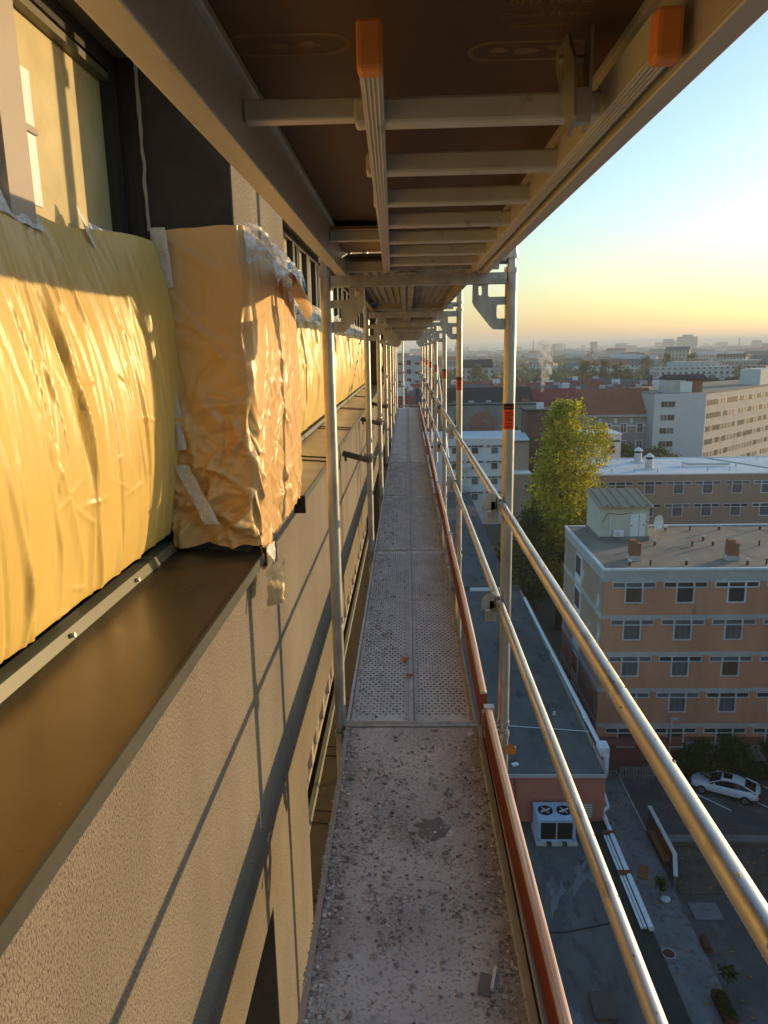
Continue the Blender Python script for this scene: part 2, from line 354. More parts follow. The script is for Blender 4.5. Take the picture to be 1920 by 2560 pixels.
CR1 = creases(85,4,.35,2.45,1.05,1.97,(math.pi-.16,.13),(.12,.5),(.010,.034),(.003,.012),1.5)+creases(60,6,.35,2.45,1.05,1.95,(0,),(.03,.11),(.006,.016),(.0015,.004))
def sheet1(U, V_):
    Y = .35+U*2.10; Z_ = 1.99-V_*.93+.012*np.sin(Y*9)*(1-V_)
    b = np.sin(np.pi*np.minimum(1,V_))**.8; e = np.clip((Y-2.05)/.38,0,1); e = e*e*(3-2*e)
    X = -.862+.070*b*(1-.35*e)+.045*V_+.085*e*(1-V_)
    wav = np.array([nz(y*2.6+v*.5, v*.5, 3.3) for y, v in zip(Y.ravel(), V_.ravel())]).reshape(Y.shape)
    X += .022*wav*(1-.4*V_)*np.minimum(1,V_*6) + fold(Y, Z_, CR1)*np.minimum(1,V_*8+.1)
    c = Y-(1.66+.16*V_+.012*np.sin(V_*14))
    X += .030*np.exp(-np.maximum(0,c)*26)*np.where(c > 0, 1, np.exp(np.minimum(0,c)*90))*np.minimum(1,V_*3)*(1-V_*.6)
    return X, Y, Z_
mp1 = thing('masking_paper', 'large bulging sheet of brown masking paper taped over the nearest window', 'masking paper', (-.8, 1.5, 1.03))
part('sheet', sheet_mb(330, 170, sheet1), M['paper'], mp1, smooth='all')
for (ya, yb, za, zb, sl) in ((.9,1.60,1.965,2.025,.0),(1.60,1.80,1.955,2.03,-.02),(2.05,2.13,1.96,2.05,-.06),(2.12,2.44,1.955,2.015,-.01)):
    part('tape', MB().grid(14, 4, lambda u, v: (-.868+.04*(1-v)*0+.03*v+.006*nz(u*6,v*3,ya), ya+(yb-ya)*u, zb+(za-zb)*v+sl*u+.01*nz(u*5,v,ya*3))), M['tape'], mp1, smooth='all')
PATH = [(-.80,2.425),(-.70,2.44),(-.528,2.448),(-.514,2.462),(-.512,2.9),(-.515,3.45),(-.56,3.50)]
PL = [0]
for a, b in zip(PATH, PATH[1:]): PL.append(PL[-1]+math.hypot(b[0]-a[0], b[1]-a[1]))
def along(t):
    d_ = t*PL[-1]
    for i in range(len(PATH)-1):
        if d_ <= PL[i+1]+1e-9:
            f = (d_-PL[i])/(PL[i+1]-PL[i]); a, b = PATH[i], PATH[i+1]
            return a[0]+(b[0]-a[0])*f, a[1]+(b[1]-a[1])*f
    return PATH[-1]
CR2 = creases(210,8,0,1.30,1.0,2.03,(0,),(.05,.26),(.012,.045),(.004,.019),.8)+creases(40,9,0,.30,1.0,1.5,(0,),(.08,.22),(.02,.06),(.012,.034))
def pierwrap(U, V_):
    xy = np.array([along(t) for t in U[0]]); x = xy[:,0][None,:]+0*U; y = xy[:,1][None,:]+0*U; s = U*PL[-1]; front = s > PL[3]
    n1 = np.array([nz(q*9,0,2) for q in s[0]])[None,:]; n2 = np.array([nz(q*13,5,1) for q in s[0]])[None,:]
    top = 2.035+.02*np.minimum(1,s/.3)-np.where(front,.05*(s-PL[3]),0)+.012*n1
    bot = np.where(front, .985-.11*np.maximum(0,1-np.abs(s-PL[3]-.06)/.16)**1.2+.03*n2, 1.012+.02*n2)
    z = top+(bot-top)*V_; w = fold(s, z, CR2)*(.35+.75*V_)*np.where(front,.42,.75); w2 = w+.018*np.sin(np.pi*V_)
    corner = np.exp(-((s-PL[3])/.02)**2)
    return np.where(front, x+w2*(1-.3*corner), x+.012*np.sin(z*21)*corner), np.where(front, y, y-w2*1.1*(1-.5*corner)), z
mp2 = thing('masking_paper', 'crumpled brown masking paper wrapped around the pier between the windows', 'masking paper', (-.53, 2.9, 1.0))
part('sheet', sheet_mb(300, 190, pierwrap), M['paperw'], mp2, smooth='all')
def tapev(x, y, z0, z1, w, k, lean=0): return MB().grid(4, 16, lambda u, v: (x+w*u+.004*nz(v*7,u,k)+lean*v, y-.012-.02*abs(nz(v*4,u*2,k)), z0+(z1-z0)*v))
part('tape', tapev(-.79, 2.415, 2.04, 1.86, .045, 1, .015), M['tape'], mp2, smooth='all')
part('tape', tapev(-.795, 2.40, 1.70, 1.35, .04, 2, .03), M['tape'], mp2, smooth='all')
part('tape', tapev(-.77, 2.395, 1.30, 1.10, .05, 3, .09), M['tape'], mp2, smooth='all')
part('film', MB().grid(60, 14, lambda u, v: (lambda s: (-.478+.03*ridge(s*5,v*2,4)-.02*(1-v)*(1-v)-.055*max(0,(.06-s)/.06), 2.46+s, 2.062-.05*s-v*(.13+.05*nz(s*6,0,9))))(u*1.02)), M['film'], mp2, smooth='all')
part('loose_flap', MB().grid(16, 10, lambda u, v: (-.49+.06*math.sin(v*2.6)+.01*nz(u*5,v*4,3), 3.02+.46*u, 1.985-.05*u-.09*v-.05*v*u)), M['paperw'], mp2, smooth='all')
part('torn_tail', MB().grid(10, 16, lambda u, v: (-.492+.05*v*(1-u)+.014*nz(u*4,v*4,6), 2.47+.14*u*(1-.6*v)+.02*nz(v*5,u,1), 1.0-.16*v-.02*u)), M['tape'], mp2, smooth='all')
scrap = MB().grid(8, 12, lambda u, v: (-.485+.045*u+.03*math.sin(u*3)*v+.01*nz(u*4,v*5,2), 2.40+.11*u*(1-.7*v)-.02*v, .935-.125*v+.02*u))
solo('paper_scrap', scrap, M['paperw'], 'small torn orange paper scrap hanging below the ledge corner', 'paper scrap', smooth='all')
def far_sheet(y0, y1, k):
    cr = creases(int((y1-y0)*22),k,y0,y1,1.05,1.9,(math.pi-.06,.16),(.12,.5),(.018,.06),(.006,.024),1.3)
    def f(U, V_):
        Y = y0+(y1-y0)*U; top = np.array([.02*nz(q*3,0,k) for q in Y[0]])[None,:]; Z_ = 1.925-.87*V_+top*(1-V_)
        return -.815+.045*np.sin(np.pi*np.minimum(1,V_))**.8+fold(Y,Z_,cr), Y, Z_
    return f
mp3 = thing('masking_paper', 'long wrinkled run of brown masking paper along the windows beyond the pier', 'masking paper', (-.8, 9, 1.03))
part('sheet', sheet_mb(620, 40, far_sheet(3.50, 14.86, 21)), M['paper'], mp3, smooth='all')
part('film', MB().grid(260, 6, lambda u, v: (-.80+.03*ridge(u*55,v*2,6)+.01*nz(u*90,v*4,2), 3.50+11.36*u, 2.03+.035*nz(u*30,0,5)-v*(.15+.03*nz(u*40,2,3)))), M['film'], mp3, smooth='all')
mp4 = thing('masking_paper', 'farthest masking paper run past the second pier', 'masking paper', (-.8, 19, 1.03))
part('sheet', sheet_mb(260, 20, far_sheet(15.95, 23.5, 33)), M['paper'], mp4, smooth='all')

# ================================================================ scaffold
ORD = ['nearest','second','third','fourth','fifth','sixth','seventh','eighth','ninth','tenth']
FY = [3.07, 6.03, 8.45, 11.0, 13.5, 16.0, 18.6, 21.75]
CX = .047; HW = .367; PR = .02415
outl = [(-.022,-.171),(-.022,-.128),(-.052,-.128),(-.056,-.12),(-.056,-.082),(-.052,-.075),(-.022,-.075),(-.022,-.044),(-.086,-.044),(-.091,-.039),(-.091,.004),
        (-.152,.004),(-.153,-.064),(-.147,-.078),(-.082,-.158),(-.068,-.17)]
slot = [(-.122+.007*math.cos(a), -.02+.007*math.sin(a)+(.011 if math.sin(a) > 0 else -.011)) for a in [i*math.pi/6 for i in range(12)]]
GUS_R = plate('gusset', outl, [slot], .006, M['galv'])
GUS_L = GUS_R.copy(); GUS_L.transform(Matrix.Scale(-1,4,(1,0,0))); GUS_L.flip_normals()
post_mb = lambda x: MB().tube((x,0,0),(x,0,1.96),PR,n=24).ring((x,0,.0),(0,0,1),PR,.0275,.018).ring((x,0,1.945),(0,0,1),PR,.0285,.022).tube((x,0,1.96),(x,0,2.0),.020,n=16)
POST_L = post_mb(-HW).mesh('inner_post', M['galv'], True); POST_R = post_mb(HW).mesh('outer_post', M['galv'], True)
tm = MB().box(-HW+.02,HW-.02,-.024,.024,1.905,1.947).box(-HW+.02,HW-.02,-.028,.028,1.918,1.932)
TRANS = tm.mesh('transom', M['galv'])
LOCK = MB().tube((-HW+.02,0,1.996),(HW-.02,0,1.996),.017,n=12).box(-HW+.03,HW-.05,-.022,.022,1.962,1.996).mesh('lock_bar', M['galv'], True)
def bracket_mesh():
    m = MB(); arc = [(-.005,.0),(-.005,.055)]+[(-.02-.045*math.sin(a)*1.0, .055-.045*(1-math.cos(a))*1.1+.012) for a in [i*math.pi/2/6 for i in range(7)]]+[(-.068,-.005),(-.05,-.01)]
    m.prism(arc,'y',-.030,-.026); m.box(-.046,-.0,-.04,.006,-.058,-.012); m.box(-.03,-.012,-.03,-.022,-.012,.03); m.box(-.01,.0,-.03,.02,-.012,.05)
    return m.mesh('rail_bracket', M['galv'])
BRK = bracket_mesh()
def arc_shell(r, z0, z1, a0, a1, n=12):
    m = MB(); vs_ = []
    for i in range(n+1):
        a = a0+(a1-a0)*i/n
        for z in (z0,z1): vs_.append((r*math.sin(a), -r*math.cos(a), z))
    return m.add(vs_, [(2*i,2*i+2,2*i+3,2*i+1) for i in range(n)])
STK = arc_shell(PR+.0006, 0, .080, -1.25, 1.0).mesh('sticker', M['sticker'], 'all')
STH = arc_shell(PR+.0007, .0805, .105, -1.25, 1.0).mesh('sticker_header', M['ink'], 'all')
TXT = text_mesh('nber. 0', .0145, M['sticker'], .0002); TXT.transform(Matrix.Rotation(R(90),4,'X'))
lm = MB()
for i, (z, w) in enumerate(((.066,.026),(.058,.034),(.054,.030),(.046,.020),(.040,.032),(.036,.028),(.024,.034),(.012,.030),(.007,.022))):
    t = arc_shell(PR+.0009, z, z+.0022 if i else z+.004, -.75, -.75+w*42, 8); lm.add(t.v, t.f)
LNS = lm.mesh('sticker_print', M['ink'], 'all')
def child(name, me, parent, loc=(0,0,0)):
    o = link(name, me, parent); o.location = loc; return o
def frame(y, z, i, what, sticker=True, stz=1.33):
    f = thing('scaffold_frame', what, 'scaffold frame', (CX,y,z), 0, 'scaffold frames')
    child('inner_post', POST_L, f); child('outer_post', POST_R, f); child('transom', TRANS, f); child('lock_bar', LOCK, f)
    child('gusset', GUS_R, f, (HW,0,1.90)); child('gusset', GUS_L, f, (-HW,0,1.90))
    for zz in (1.012, .578): child('rail_bracket', BRK, f, (HW-.042,-.012,zz-.01))
    if sticker:
        s = child('sticker', STK, f, (HW,0,stz)); child('sticker_header', STH, s); child('sticker_print', LNS, s)
        t = child('sticker_lettering', TXT, s, (-.003,-PR-.0012,.0915))
    return f
for i, y in enumerate(FY):
    w = 'farthest galvanised scaffold frame at the end of the walkway' if i == len(FY)-1 else ORD[i]+' galvanised scaffold frame along the walkway, counted from the front'
    frame(y, 0, i, w, True, 1.33)
    if i < 3: frame(y, -2.0, i, ORD[i]+' scaffold frame of the storey below the walkway', False)
    if i < 2: frame(y, 2.0, i, ORD[i]+' scaffold frame above the overhead platform', False)
frame(.05, 0, 0, 'scaffold frame beside the viewer at the start of the walkway', False); frame(.05, 2.0, 0, 'scaffold frame above the viewer', False)
# guard rails
YY = [.05]+FY
for i in range(len(FY)):
    a, b = YY[i], YY[i+1]; nm = ['nearest','second','third','fourth','fifth','sixth','seventh','farthest'][i]
    for nme, z in (('upper',1.012),('middle',.578)):
        dx = .392 if i == 0 else .378
        rr_ = .0169 if nme == 'middle' else .0178
        t = thing('guard_rail', '%s guard rail tube of the %s scaffold bay' % (nme, nm), 'guard rail', (dx,a,z), 0, 'guard rails along the walkway')
        ns = 10; pts = [(dx+.004-.008*f+.0012*nz(f*6,i,z), a+.02+(b-a-.035)*f, z+.004-.006*f+.0016*nz(f*5,z,i+2)) for f in [q/ns for q in range(ns+1)]]
        m = MB()
        for q in range(ns+1):
            for k in range(20): an_ = 2*math.pi*k/20; m.v.append((pts[q][0]+rr_*math.cos(an_), pts[q][1], pts[q][2]+rr_*math.sin(an_)))
            if q:
                for k in range(20): m.f.append(((q-1)*20+k,(q-1)*20+(k+1)%20,q*20+(k+1)%20,q*20+k))
        m.f += [tuple(range(19,-1,-1)), tuple(range(ns*20,ns*20+20))]
        part('tube', m, M['galvrail'], t, smooth=True)
        if i < 3:
            sp = MB(); rs = random.Random(i*7+int(z*10))
            for q in range(40):
                f = rs.random(); an_ = rs.uniform(.2,3.0); s_ = rs.uniform(.0015,.0045); c = V((dx+.004-.008*f+rr_*math.cos(an_), a+.02+(b-a-.035)*f, z+.004-.006*f+rr_*math.sin(an_)))
                sp.add([c+V((s_*x,s_*y*1.8,s_*w)) for x,y,w in ((1,0,0),(-1,0,0),(0,1,0),(0,-1,0),(0,0,.6),(0,0,-.6))],[(0,2,4),(2,1,4),(1,3,4),(3,0,4),(2,0,5),(1,2,5),(3,1,5),(0,3,5)])
            part('cement_spatter', sp, M['gravel'], t, kind='stuff')
solo('diagonal_brace', MB().tube((.452,13.4,1.95),(.452,8.5,.42),.021,n=16), M['galvrail'], 'single slanting brace tube crossing the outer side of the scaffold', 'brace', smooth=True)
# toe boards
def toe(y0, y1, x0, x1, z, label):
    t = thing('toe_board', label, 'toe board', (x0,y0,0), 0, 'toe boards along the walkway')
    n = 24
    def sec(f, s): # rounded-edge plank section
        x = x0+(x1-x0)*f+.004*math.sin(f*5); y = y0+(y1-y0)*f
        return x, y
    b = MB(); tp = MB()
    for j in range(n):
        (xa, ya), (xb, yb) = sec(j/n,0), sec((j+1)/n,0)
        if j == 0: b.add([(xa-.015,ya,.012),(xa+.015,ya,.012),(xa+.015,ya,z-.010),(xa-.015,ya,z-.010)],[(0,1,2,3)])
        for (p, q) in (((-.015,.012),(-.015,z-.010)),((.015,z-.010),(.015,.012)),((.015,.012),(-.015,.012))):
            b.add([(xa+p[0],ya,p[1]),(xb+p[0],yb,p[1]),(xb+q[0],yb,q[1]),(xa+q[0],ya,q[1])],[(0,1,2,3)])
        pr = [(-.0152,z-.010),(-.012,z-.003),(-.006,z),(.006,z),(.012,z-.003),(.0152,z-.010)]
        for p, q in zip(pr, pr[1:]): tp.add([(xa+p[0],ya,p[1]),(xb+p[0],yb,p[1]),(xb+q[0],yb,q[1]),(xa+q[0],ya,q[1])],[(0,1,2,3)])
        if j in (0, n-1):
            e, yy = (xa, ya-.0005) if j == 0 else (xb, yb); tp.add([(e+p[0],yy,p[1]) for p in pr],[tuple(range(6))])
    part('board', b, M['redboard'], t); part('worn_top', tp, M['boardtop'], t, smooth='all')
    part('end_clip', MB().box(x1-.022,x1+.022,y1-.006,y1+.03,z-.10,z+.004).box(x1-.03,x1-.022,y1-.004,y1+.026,.0,z-.02), M['galv'], t)
toe(.1, 2.93, .352, .335, .150, 'nearest red toe board with weathered top edge beside the dusty deck')
for i in range(1, len(FY)):
    toe(FY[i-1]-.03, FY[i]-.12, .322 if i % 2 else .328, .334, .172, '%s red toe board, counted from the front' % ORD[i])
# decks
nd = thing('deck_platform', 'dusty plywood deck panel with aluminium edges covered in mortar crumbs', 'deck', (0,0,-.08))
part('plywood', MB().box(-.278,.285,.07,3.035,-.012,0), M['dirtydeck'], nd)
for s in (-1, 1):
    x = -.287 if s < 0 else .300
    part('edge_beam', MB().box(x-.008,x+.010,.07,3.04,-.085,.006 if s < 0 else .012).box(x+.010*s-.006,x+.010*s+.012*(1 if s > 0 else .5),.07,3.04,-.085,-.07).box(x+(.010 if s > 0 else -.013),x+(.013 if s > 0 else -.008),.07,3.04,-.028,-.020), M['goldbeam'], nd)
part('outer_rail', MB().box(.318,.324,.07,3.02,-.06,.004).box(.3101,.318,.07,3.02,-.05,-.045), M['goldbeam'], nd)
def plank_mesh(L, nm):
    m = MB(); w = .1425
    m.box(-w,w,.02,L-.02,-.010,0)
    for s in (-1,1):
        m.box(s*w-.006,s*w+.006,.02,L-.02,-.068,-.0105).box(s*(w-.018)-.014,s*(w-.018)+.014,.02,L-.02,-.072,-.0685)
    for r in (-.085,-.043,0,.043,.085): m.box(r-.011,r+.011,.03,L-.03,-.020,-.0105)
    m.box(-w+.01,w-.01,.021,.05,-.060,-.021).box(-w+.01,w-.01,L-.05,L-.021,-.060,-.021)
    return m.mesh(nm, M['steelunder'])
PM = {}
def tread(L):
    m = MB().box(-.1325,.1325,.025,L-.025,.0003,.0022)
    for s in (-1,1): m.box(s*.1425-.009,s*.1425+.003,.02,L-.02,.0005,.007)
    for r in (-.126,-.119,.119,.126): m.box(r-.0022,r+.0022,.03,L-.03,.0023,.0065)
    return m.mesh('tread', M['steeldeck'])
def nubs(L):
    m = MB(); r = 0; y = .09
    while y < L-.09:
        for c in range(8):
            x = -.108+c*.031+(.0155 if r % 2 else 0)
            if x > .112: continue
            m.add([(x-.009,y,0),(x,y-.007,0),(x+.009,y,0),(x,y+.007,0),(x,y,.0065)],[(0,1,4),(1,2,4),(2,3,4),(3,0,4)])
        y += .026; r += 1
    return m.mesh('tread_nubs', M['steeldeck'])
def holes(L):
    m = MB(); r = 0; y = .09
    while y < L-.09:
        for c in range(8):
            x = -.1105+c*.031+(0 if r % 2 else .0155)
            if abs(x) > .113: continue
            m.add([(x-.0065,y,.0003),(x-.003,y-.006,.0003),(x+.003,y-.006,.0003),(x+.0065,y,.0003),(x+.003,y+.006,.0003),(x-.003,y+.006,.0003)],[(0,1,2,3,4,5)])
        y += .026; r += 1
    return m.mesh('tread_holes', M['hole'])
for lvl, zz in ((0,0.0),(1,2.03)):
    for i in range(1, len(FY)):
        L = round(FY[i]-FY[i-1],3)
        if L not in PM: PM[L] = (plank_mesh(L,'steel_plank'), tread(L), nubs(L), holes(L))
        for s in (-1, 1):
            lab = '%s steel plank in the %s bay of the %s' % ('wall side' if s < 0 else 'outer side', ORD[i], 'walkway' if lvl == 0 else 'overhead deck')
            t = thing('steel_plank', lab, 'plank', (.0025+s*.1462, FY[i-1], zz), 0, 'steel planks')
            child('pan', PM[L][0], t)
            if lvl == 0:
                child('tread', PM[L][1], t)
                if i <= 3: n_ = child('tread_nubs', PM[L][2], t, (0,0,.0022)); n_['kind'] = 'stuff'; n_ = child('tread_holes', PM[L][3], t, (0,0,.0022)); n_['kind'] = 'stuff'
# overhead access platform and folded ladder
ap = thing('access_platform', 'overhead aluminium access platform with dark plywood underside', 'platform', (.03,1.6,1.95))
def beam(x0, x1, lip):
    m = MB(); m.box(x0,x1,-.2,3.22,1.952,2.055); m.box(x0-.002,x1+.002,-.2,3.22,1.945,1.952)
    a, b = (x1, x1+lip) if lip > 0 else (x0+lip, x0)
    m.box(a,b,-.2,3.22,2.041,2.055)
    return m
part('side_beam', beam(-.272,-.237,.012), M['alu'], ap, bev=.002)
rb = part('side_beam', beam(.296,.322,-.012), M['alu'], ap, bev=.002)
part('edge_trim', MB().box(.3225,.330,-.2,3.22,1.957,1.968), M['redboard'], rb)
pp = part('plywood', MB().box(-.272,.3225,-.2,3.225,2.0555,2.066), M['ply'], ap)
for y in (1.19, 2.42): part('cross_bar', MB().box(-.236,-.062,y-.014,y+.014,1.988,2.018), M['alu'], ap, bev=.003)
part('hatch_panel', MB().box(-.235,-.055,2.46,3.02,2.030,2.040), pm('pale_hatch',(.42,.31,.19),(.34,.24,.15),scale=6,rough=.6), ap)
part('end_beam', MB().box(-.235,.294,3.15,3.2,1.975,2.04), M['alu'], ap)
def printed(body, x, y, size, rot):
    me = text_mesh(body, size, M['print'], .0003); o = link('printed_lettering', me, pp); ORG[o.name] = V()
    o.matrix_local = Matrix.Translation(V((x,y,2.0552))-ORG[ap.name]) @ Matrix.Rotation(R(180),4,'X') @ Matrix.Rotation(rot,4,'Z')
for body, y, s in (('BFU 100 G',.985,.022),('Combi-Mirror',1.022,.019),('Germanischer',1.052,.015)): printed(body, .175, y, s, R(0))
def stamp(x, y, w, h):
    m = MB(); n = 28; pts = []
    for i in range(n):
        a = 2*math.pi*i/n; cx = math.copysign(w/2-h/2, math.cos(a)); pts.append((cx+h/2*math.cos(a), h/2*math.sin(a)))
    for i in range(n):
        a, b = pts[i], pts[(i+1)%n]; k = .80
        kx = lambda p: (p[0]-math.copysign(h/2*(1-k),p[0]), p[1]*k)
        a2, b2 = kx(a), kx(b)
        m.add([(x+a[0],y+a[1],2.0552),(x+b[0],y+b[1],2.0552),(x+b2[0],y+b2[1],2.0552),(x+a2[0],y+a2[1],2.0552)],[(3,2,1,0)])
    part('printed_stamp', m, M['print'], pp)
stamp(.172,1.135,.17,.07); stamp(-.155,1.09,.17,.075)
for i, (x, y, r0) in enumerate(((.13,1.13,.014),(.165,1.135,.017),(.205,1.125,.012),(-.20,1.09,.012),(-.165,1.092,.016),(-.125,1.088,.015))):
    part('printed_mark', MB().add([(x+r0*math.cos(k*.7)*(1+.4*math.sin(k*2.3+i)), y+.7*r0*math.sin(k*.7), 2.0551) for k in range(9)],[tuple(range(8,-1,-1))]), M['print'], pp)
ld = thing('ladder', 'folded aluminium ladder with orange end caps stowed under the overhead platform', 'ladder', (.1,2,1.95))
def stile(p0, p1, w, h):
    p0, p1 = V(p0), V(p1); d_ = p1-p0; rz = math.atan2(-d_.x, d_.y)
    m = MB().obox((p0+p1)/2+V((0,0,h/2)), w, d_.length, h, rz)
    for k in (-.3,-.1,.1,.3): m.obox((p0+p1)/2+V((k*w,0,-.001)), w*.10, d_.length, .002, rz)
    return m, rz
for (p0, p1, w) in (((-.036,.875,1.952),(-.078,3.16,1.952),.026), ((.272,.870,1.952),(.268,3.12,1.952),.026)):
    m, rz = stile(p0, p1, w, .044); s_ = part('stile', m, M['alu'], ld, bev=.003)
    part('end_cap', MB().obox(V(p0)+V((.0,-.006,.017)), w+.002, .030, .050, rz), M['orangecap'], s_, bev=.005)
for i in range(7):
    y = 1.095+.285*i; part('rung', MB().obox((.1,y,1.970),.335,.034,.034), M['alu'], ld, bev=.005)
hk = MB().prism([(.985,1.93),(1.02,1.915),(1.055,1.955),(1.12,2.03),(1.11,2.045),(1.04,2.04),(1.0,2.0)],'x',.205,.209)
hk.prism([(1.03,1.935),(1.06,1.93),(1.075,1.98),(1.06,2.045),(1.03,2.045)],'x',.232,.236).tube((.2,1.07,2.02),(.24,1.07,2.02),.006,n=8).box(.209,.232,1.03,1.05,1.935,1.975)
part('latch_hook', hk, M['galv'], ld)
# wall ties, end guard
for i, (y, z) in enumerate(((6.0,.80),(8.42,.86),(11.0,.85))):
    t = thing('wall_tie', '%s scaffold tie tube clamped between inner post and wall' % ORD[i], 'wall tie', (XW,y-.03,z), 0, 'wall ties')
    part('tube', MB().ring((-.53,y-.05,z+.045),V((.21,-.03,-.055)),.017,.024,.23,16), M['tie'], t, smooth=True)
    part('clamp', MB().box(-.36,-.29,y-.06,y-.02,z-.03,z+.04).tube((-.30,y-.045,z+.01),(-.25,y-.05,z+.015),.008,n=8), M['galv'], t)
    part('hook', MB().box(-.52,-.50,y-.05,y-.03,z-.02,z+.05), M['tie'], t)
eg = thing('end_guard', 'thin end guard frame closing the far end of the walkway', 'guard', (CX,21.9,0))
part('post', MB().tube((-.13,22.3,-.4),(-.13,22.3,2.0),.024), M['galvrail'], eg, smooth=True)
for z in (.03, .60, 1.0): part('cross_tube', MB().tube((-.32,22.2,z),(.41 if z < .1 else -.09,22.2,z),.02), M['galvrail'], eg, smooth=True)
# ---------------------------------------------------------------- crumbs on the decks
def crumbs(n, x0, x1, y0, y1, dens, smin, smax, zf=0.0, seed=1):
    rnd = random.Random(seed); m = MB(); k = 0; tries = 0
    while k < n and tries < n*30:
        tries += 1
        x, y = rnd.uniform(x0,x1), rnd.uniform(y0,y1)
        if rnd.random() > dens(x, y): continue
        s = smin*(smax/smin)**(rnd.random()**3.2); k += 1
        a = rnd.uniform(0,6.28); ca, sa = math.cos(a), math.sin(a); j = lambda: rnd.uniform(.6,1.25)
        P = [(-s*j(),0,.25*s),(0,-s*j()*.8,.2*s),(s*j(),0,.25*s),(0,s*j()*.8,.2*s),(s*.2*j(),s*.1*j(),s*.75*j()),(-.3*s,-.2*s,s*.6*j())]
        P = [(x+p[0]*ca-p[1]*sa, y+p[0]*sa+p[1]*ca, zf+p[2]) for p in P]
        m.add(P, [(0,1,5),(1,2,4),(1,4,5),(2,3,4),(3,0,5),(3,5,4),(0,3,2,1)])
    return m
def dens0(x, y):
    e = max(0, 1-(x+.28)/.07)*.8 + max(0,(x-.20)/.08)*.45
    p = nz(x*7,y*5,2)*.9+nz(x*19,y*17,3)*.5
    mid = .55*math.exp(-((y-2.3)/.45)**2)
    return max(.06, min(1, e+mid*max(0,p+.55)+.35*max(0,p)))
g0 = solo('mortar_crumbs', crumbs(15000,-.276,.284,.6,3.02,dens0,.0014,.012,0,3), M['gravel'], 'loose mortar crumbs scattered over the plywood deck', 'gravel', kind='stuff')
def dens1(x, y): return min(1, max(0,1-(x+.28)/.2)*.9 + max(0,(x-.24)/.05)*.6 + .25*max(0,nz(x*8,y*4,7)))
solo('mortar_crumbs', crumbs(4600,-.276,.288,3.12,12,dens1,.003,.016,.003,5), M['gravel'], 'mortar crumbs lying along the steel planks', 'gravel', kind='stuff')
edge = crumbs(420,-.297,-.281,.6,3.0,lambda x,y: .9 if nz(0,y*6,1) > -.1 else .15,.004,.012,.004,9)
solo('plaster_splashes', edge, pm('plaster_splash',(.48,.44,.41),(.36,.33,.31),scale=30,rough=.95), 'dried plaster splashes along the wall side deck edge', 'plaster', kind='stuff')
spl = MB(); rs = random.Random(31)
for i in range(34):
    x, y = rs.uniform(-.26,.27), rs.uniform(.7,3.0); r0 = rs.uniform(.005,.016)*(1 if i % 7 else 1.8); n = 18
    spl.add([(x+r0*(1+.2*math.sin(k*.9+i)+.12*math.sin(k*2.9+i))*math.cos(k*2*math.pi/n), y+1.3*r0*(1+.2*math.cos(k*.7+i)+.12*math.sin(k*2.9+i))*math.sin(k*2*math.pi/n), .0006+.00002*i) for k in range(n)]+[(x,y,.0022)], [(k,(k+1)%n,n) for k in range(n)])
solo('mortar_splashes', spl, pm('mortar_splash',(.50,.465,.44),(.40,.37,.35),scale=40,rough=.95,island=.35), 'flat dried mortar splashes on the plywood deck', 'mortar', kind='stuff')
wht = pm('white_chip', (.75,.72,.68), rough=.9)
solo('plaster_chips', crumbs(46,-.1,.22,1.2,2.9,lambda x,y:1,.004,.008,.001,14), wht, 'pale plaster chips among the mortar crumbs', 'gravel', kind='stuff')
patch = MB(); n = 20
patch.add([(.075+ (.055+.012*math.sin(i*2.3))*math.cos(i*2*math.pi/n), 2.32+(.06+.012*math.cos(i*1.7))*math.sin(i*2*math.pi/n), .0025) for i in range(n)]+[(.075,2.32,.006)], [(i,(i+1)%n,n) for i in range(n)])
solo('plaster_blob', patch, pm('damp_plaster',(.16,.14,.135),(.22,.19,.18),scale=30,rough=.8), 'flat grey dried plaster blob on the plywood deck', 'plaster blob')
shard = thing('plaster_shard', 'thin grey plaster shard with pale edge near the bottom of the deck', 'shard', (.19,1.66,0))
part('flake', MB().obox((.19,1.66,.004),.035,.07,.005,R(-12),0,R(6)), pm('shard_grey',(.22,.19,.17),rough=.9), shard)
part('broken_edge', MB().obox((.213,1.675,.009),.008,.075,.012,R(-14)), wht, shard)
def leaf(name, loc, size, label, up):
    def f(u, v):
        w = math.sin(math.pi*min(1,max(0,u)))**.7*size*.45; s = (v-.5)*2
        p = V((s*w, (u-.5)*size, .25*size*math.sin(u*5)+.3*w*abs(s)))
        return tuple(V(loc)+(Matrix.Rotation(up,3,'X') @ p))
    t = MB().grid(10, 6, f); return solo(name, t, M['leafdry'], label, 'leaf', smooth='all')
leaf('dry_leaf', (.446,3.04,-.11), .05, 'orange dry leaf caught on the outer post below the walkway', R(85))
leaf('dry_leaf', (-.03,3.75,.016), .055, 'pale brown dry leaf lying on the second bay planks', R(5))
leaf('dry_leaf', (-.005,3.55,.014), .04, 'small curled dry leaf nearer on the second bay planks', R(-8))
ORN = ['first','second','third','fourth','fifth','sixth','seventh','eighth','ninth','tenth','eleventh','twelfth','thirteenth','fourteenth','fifteenth','sixteenth']
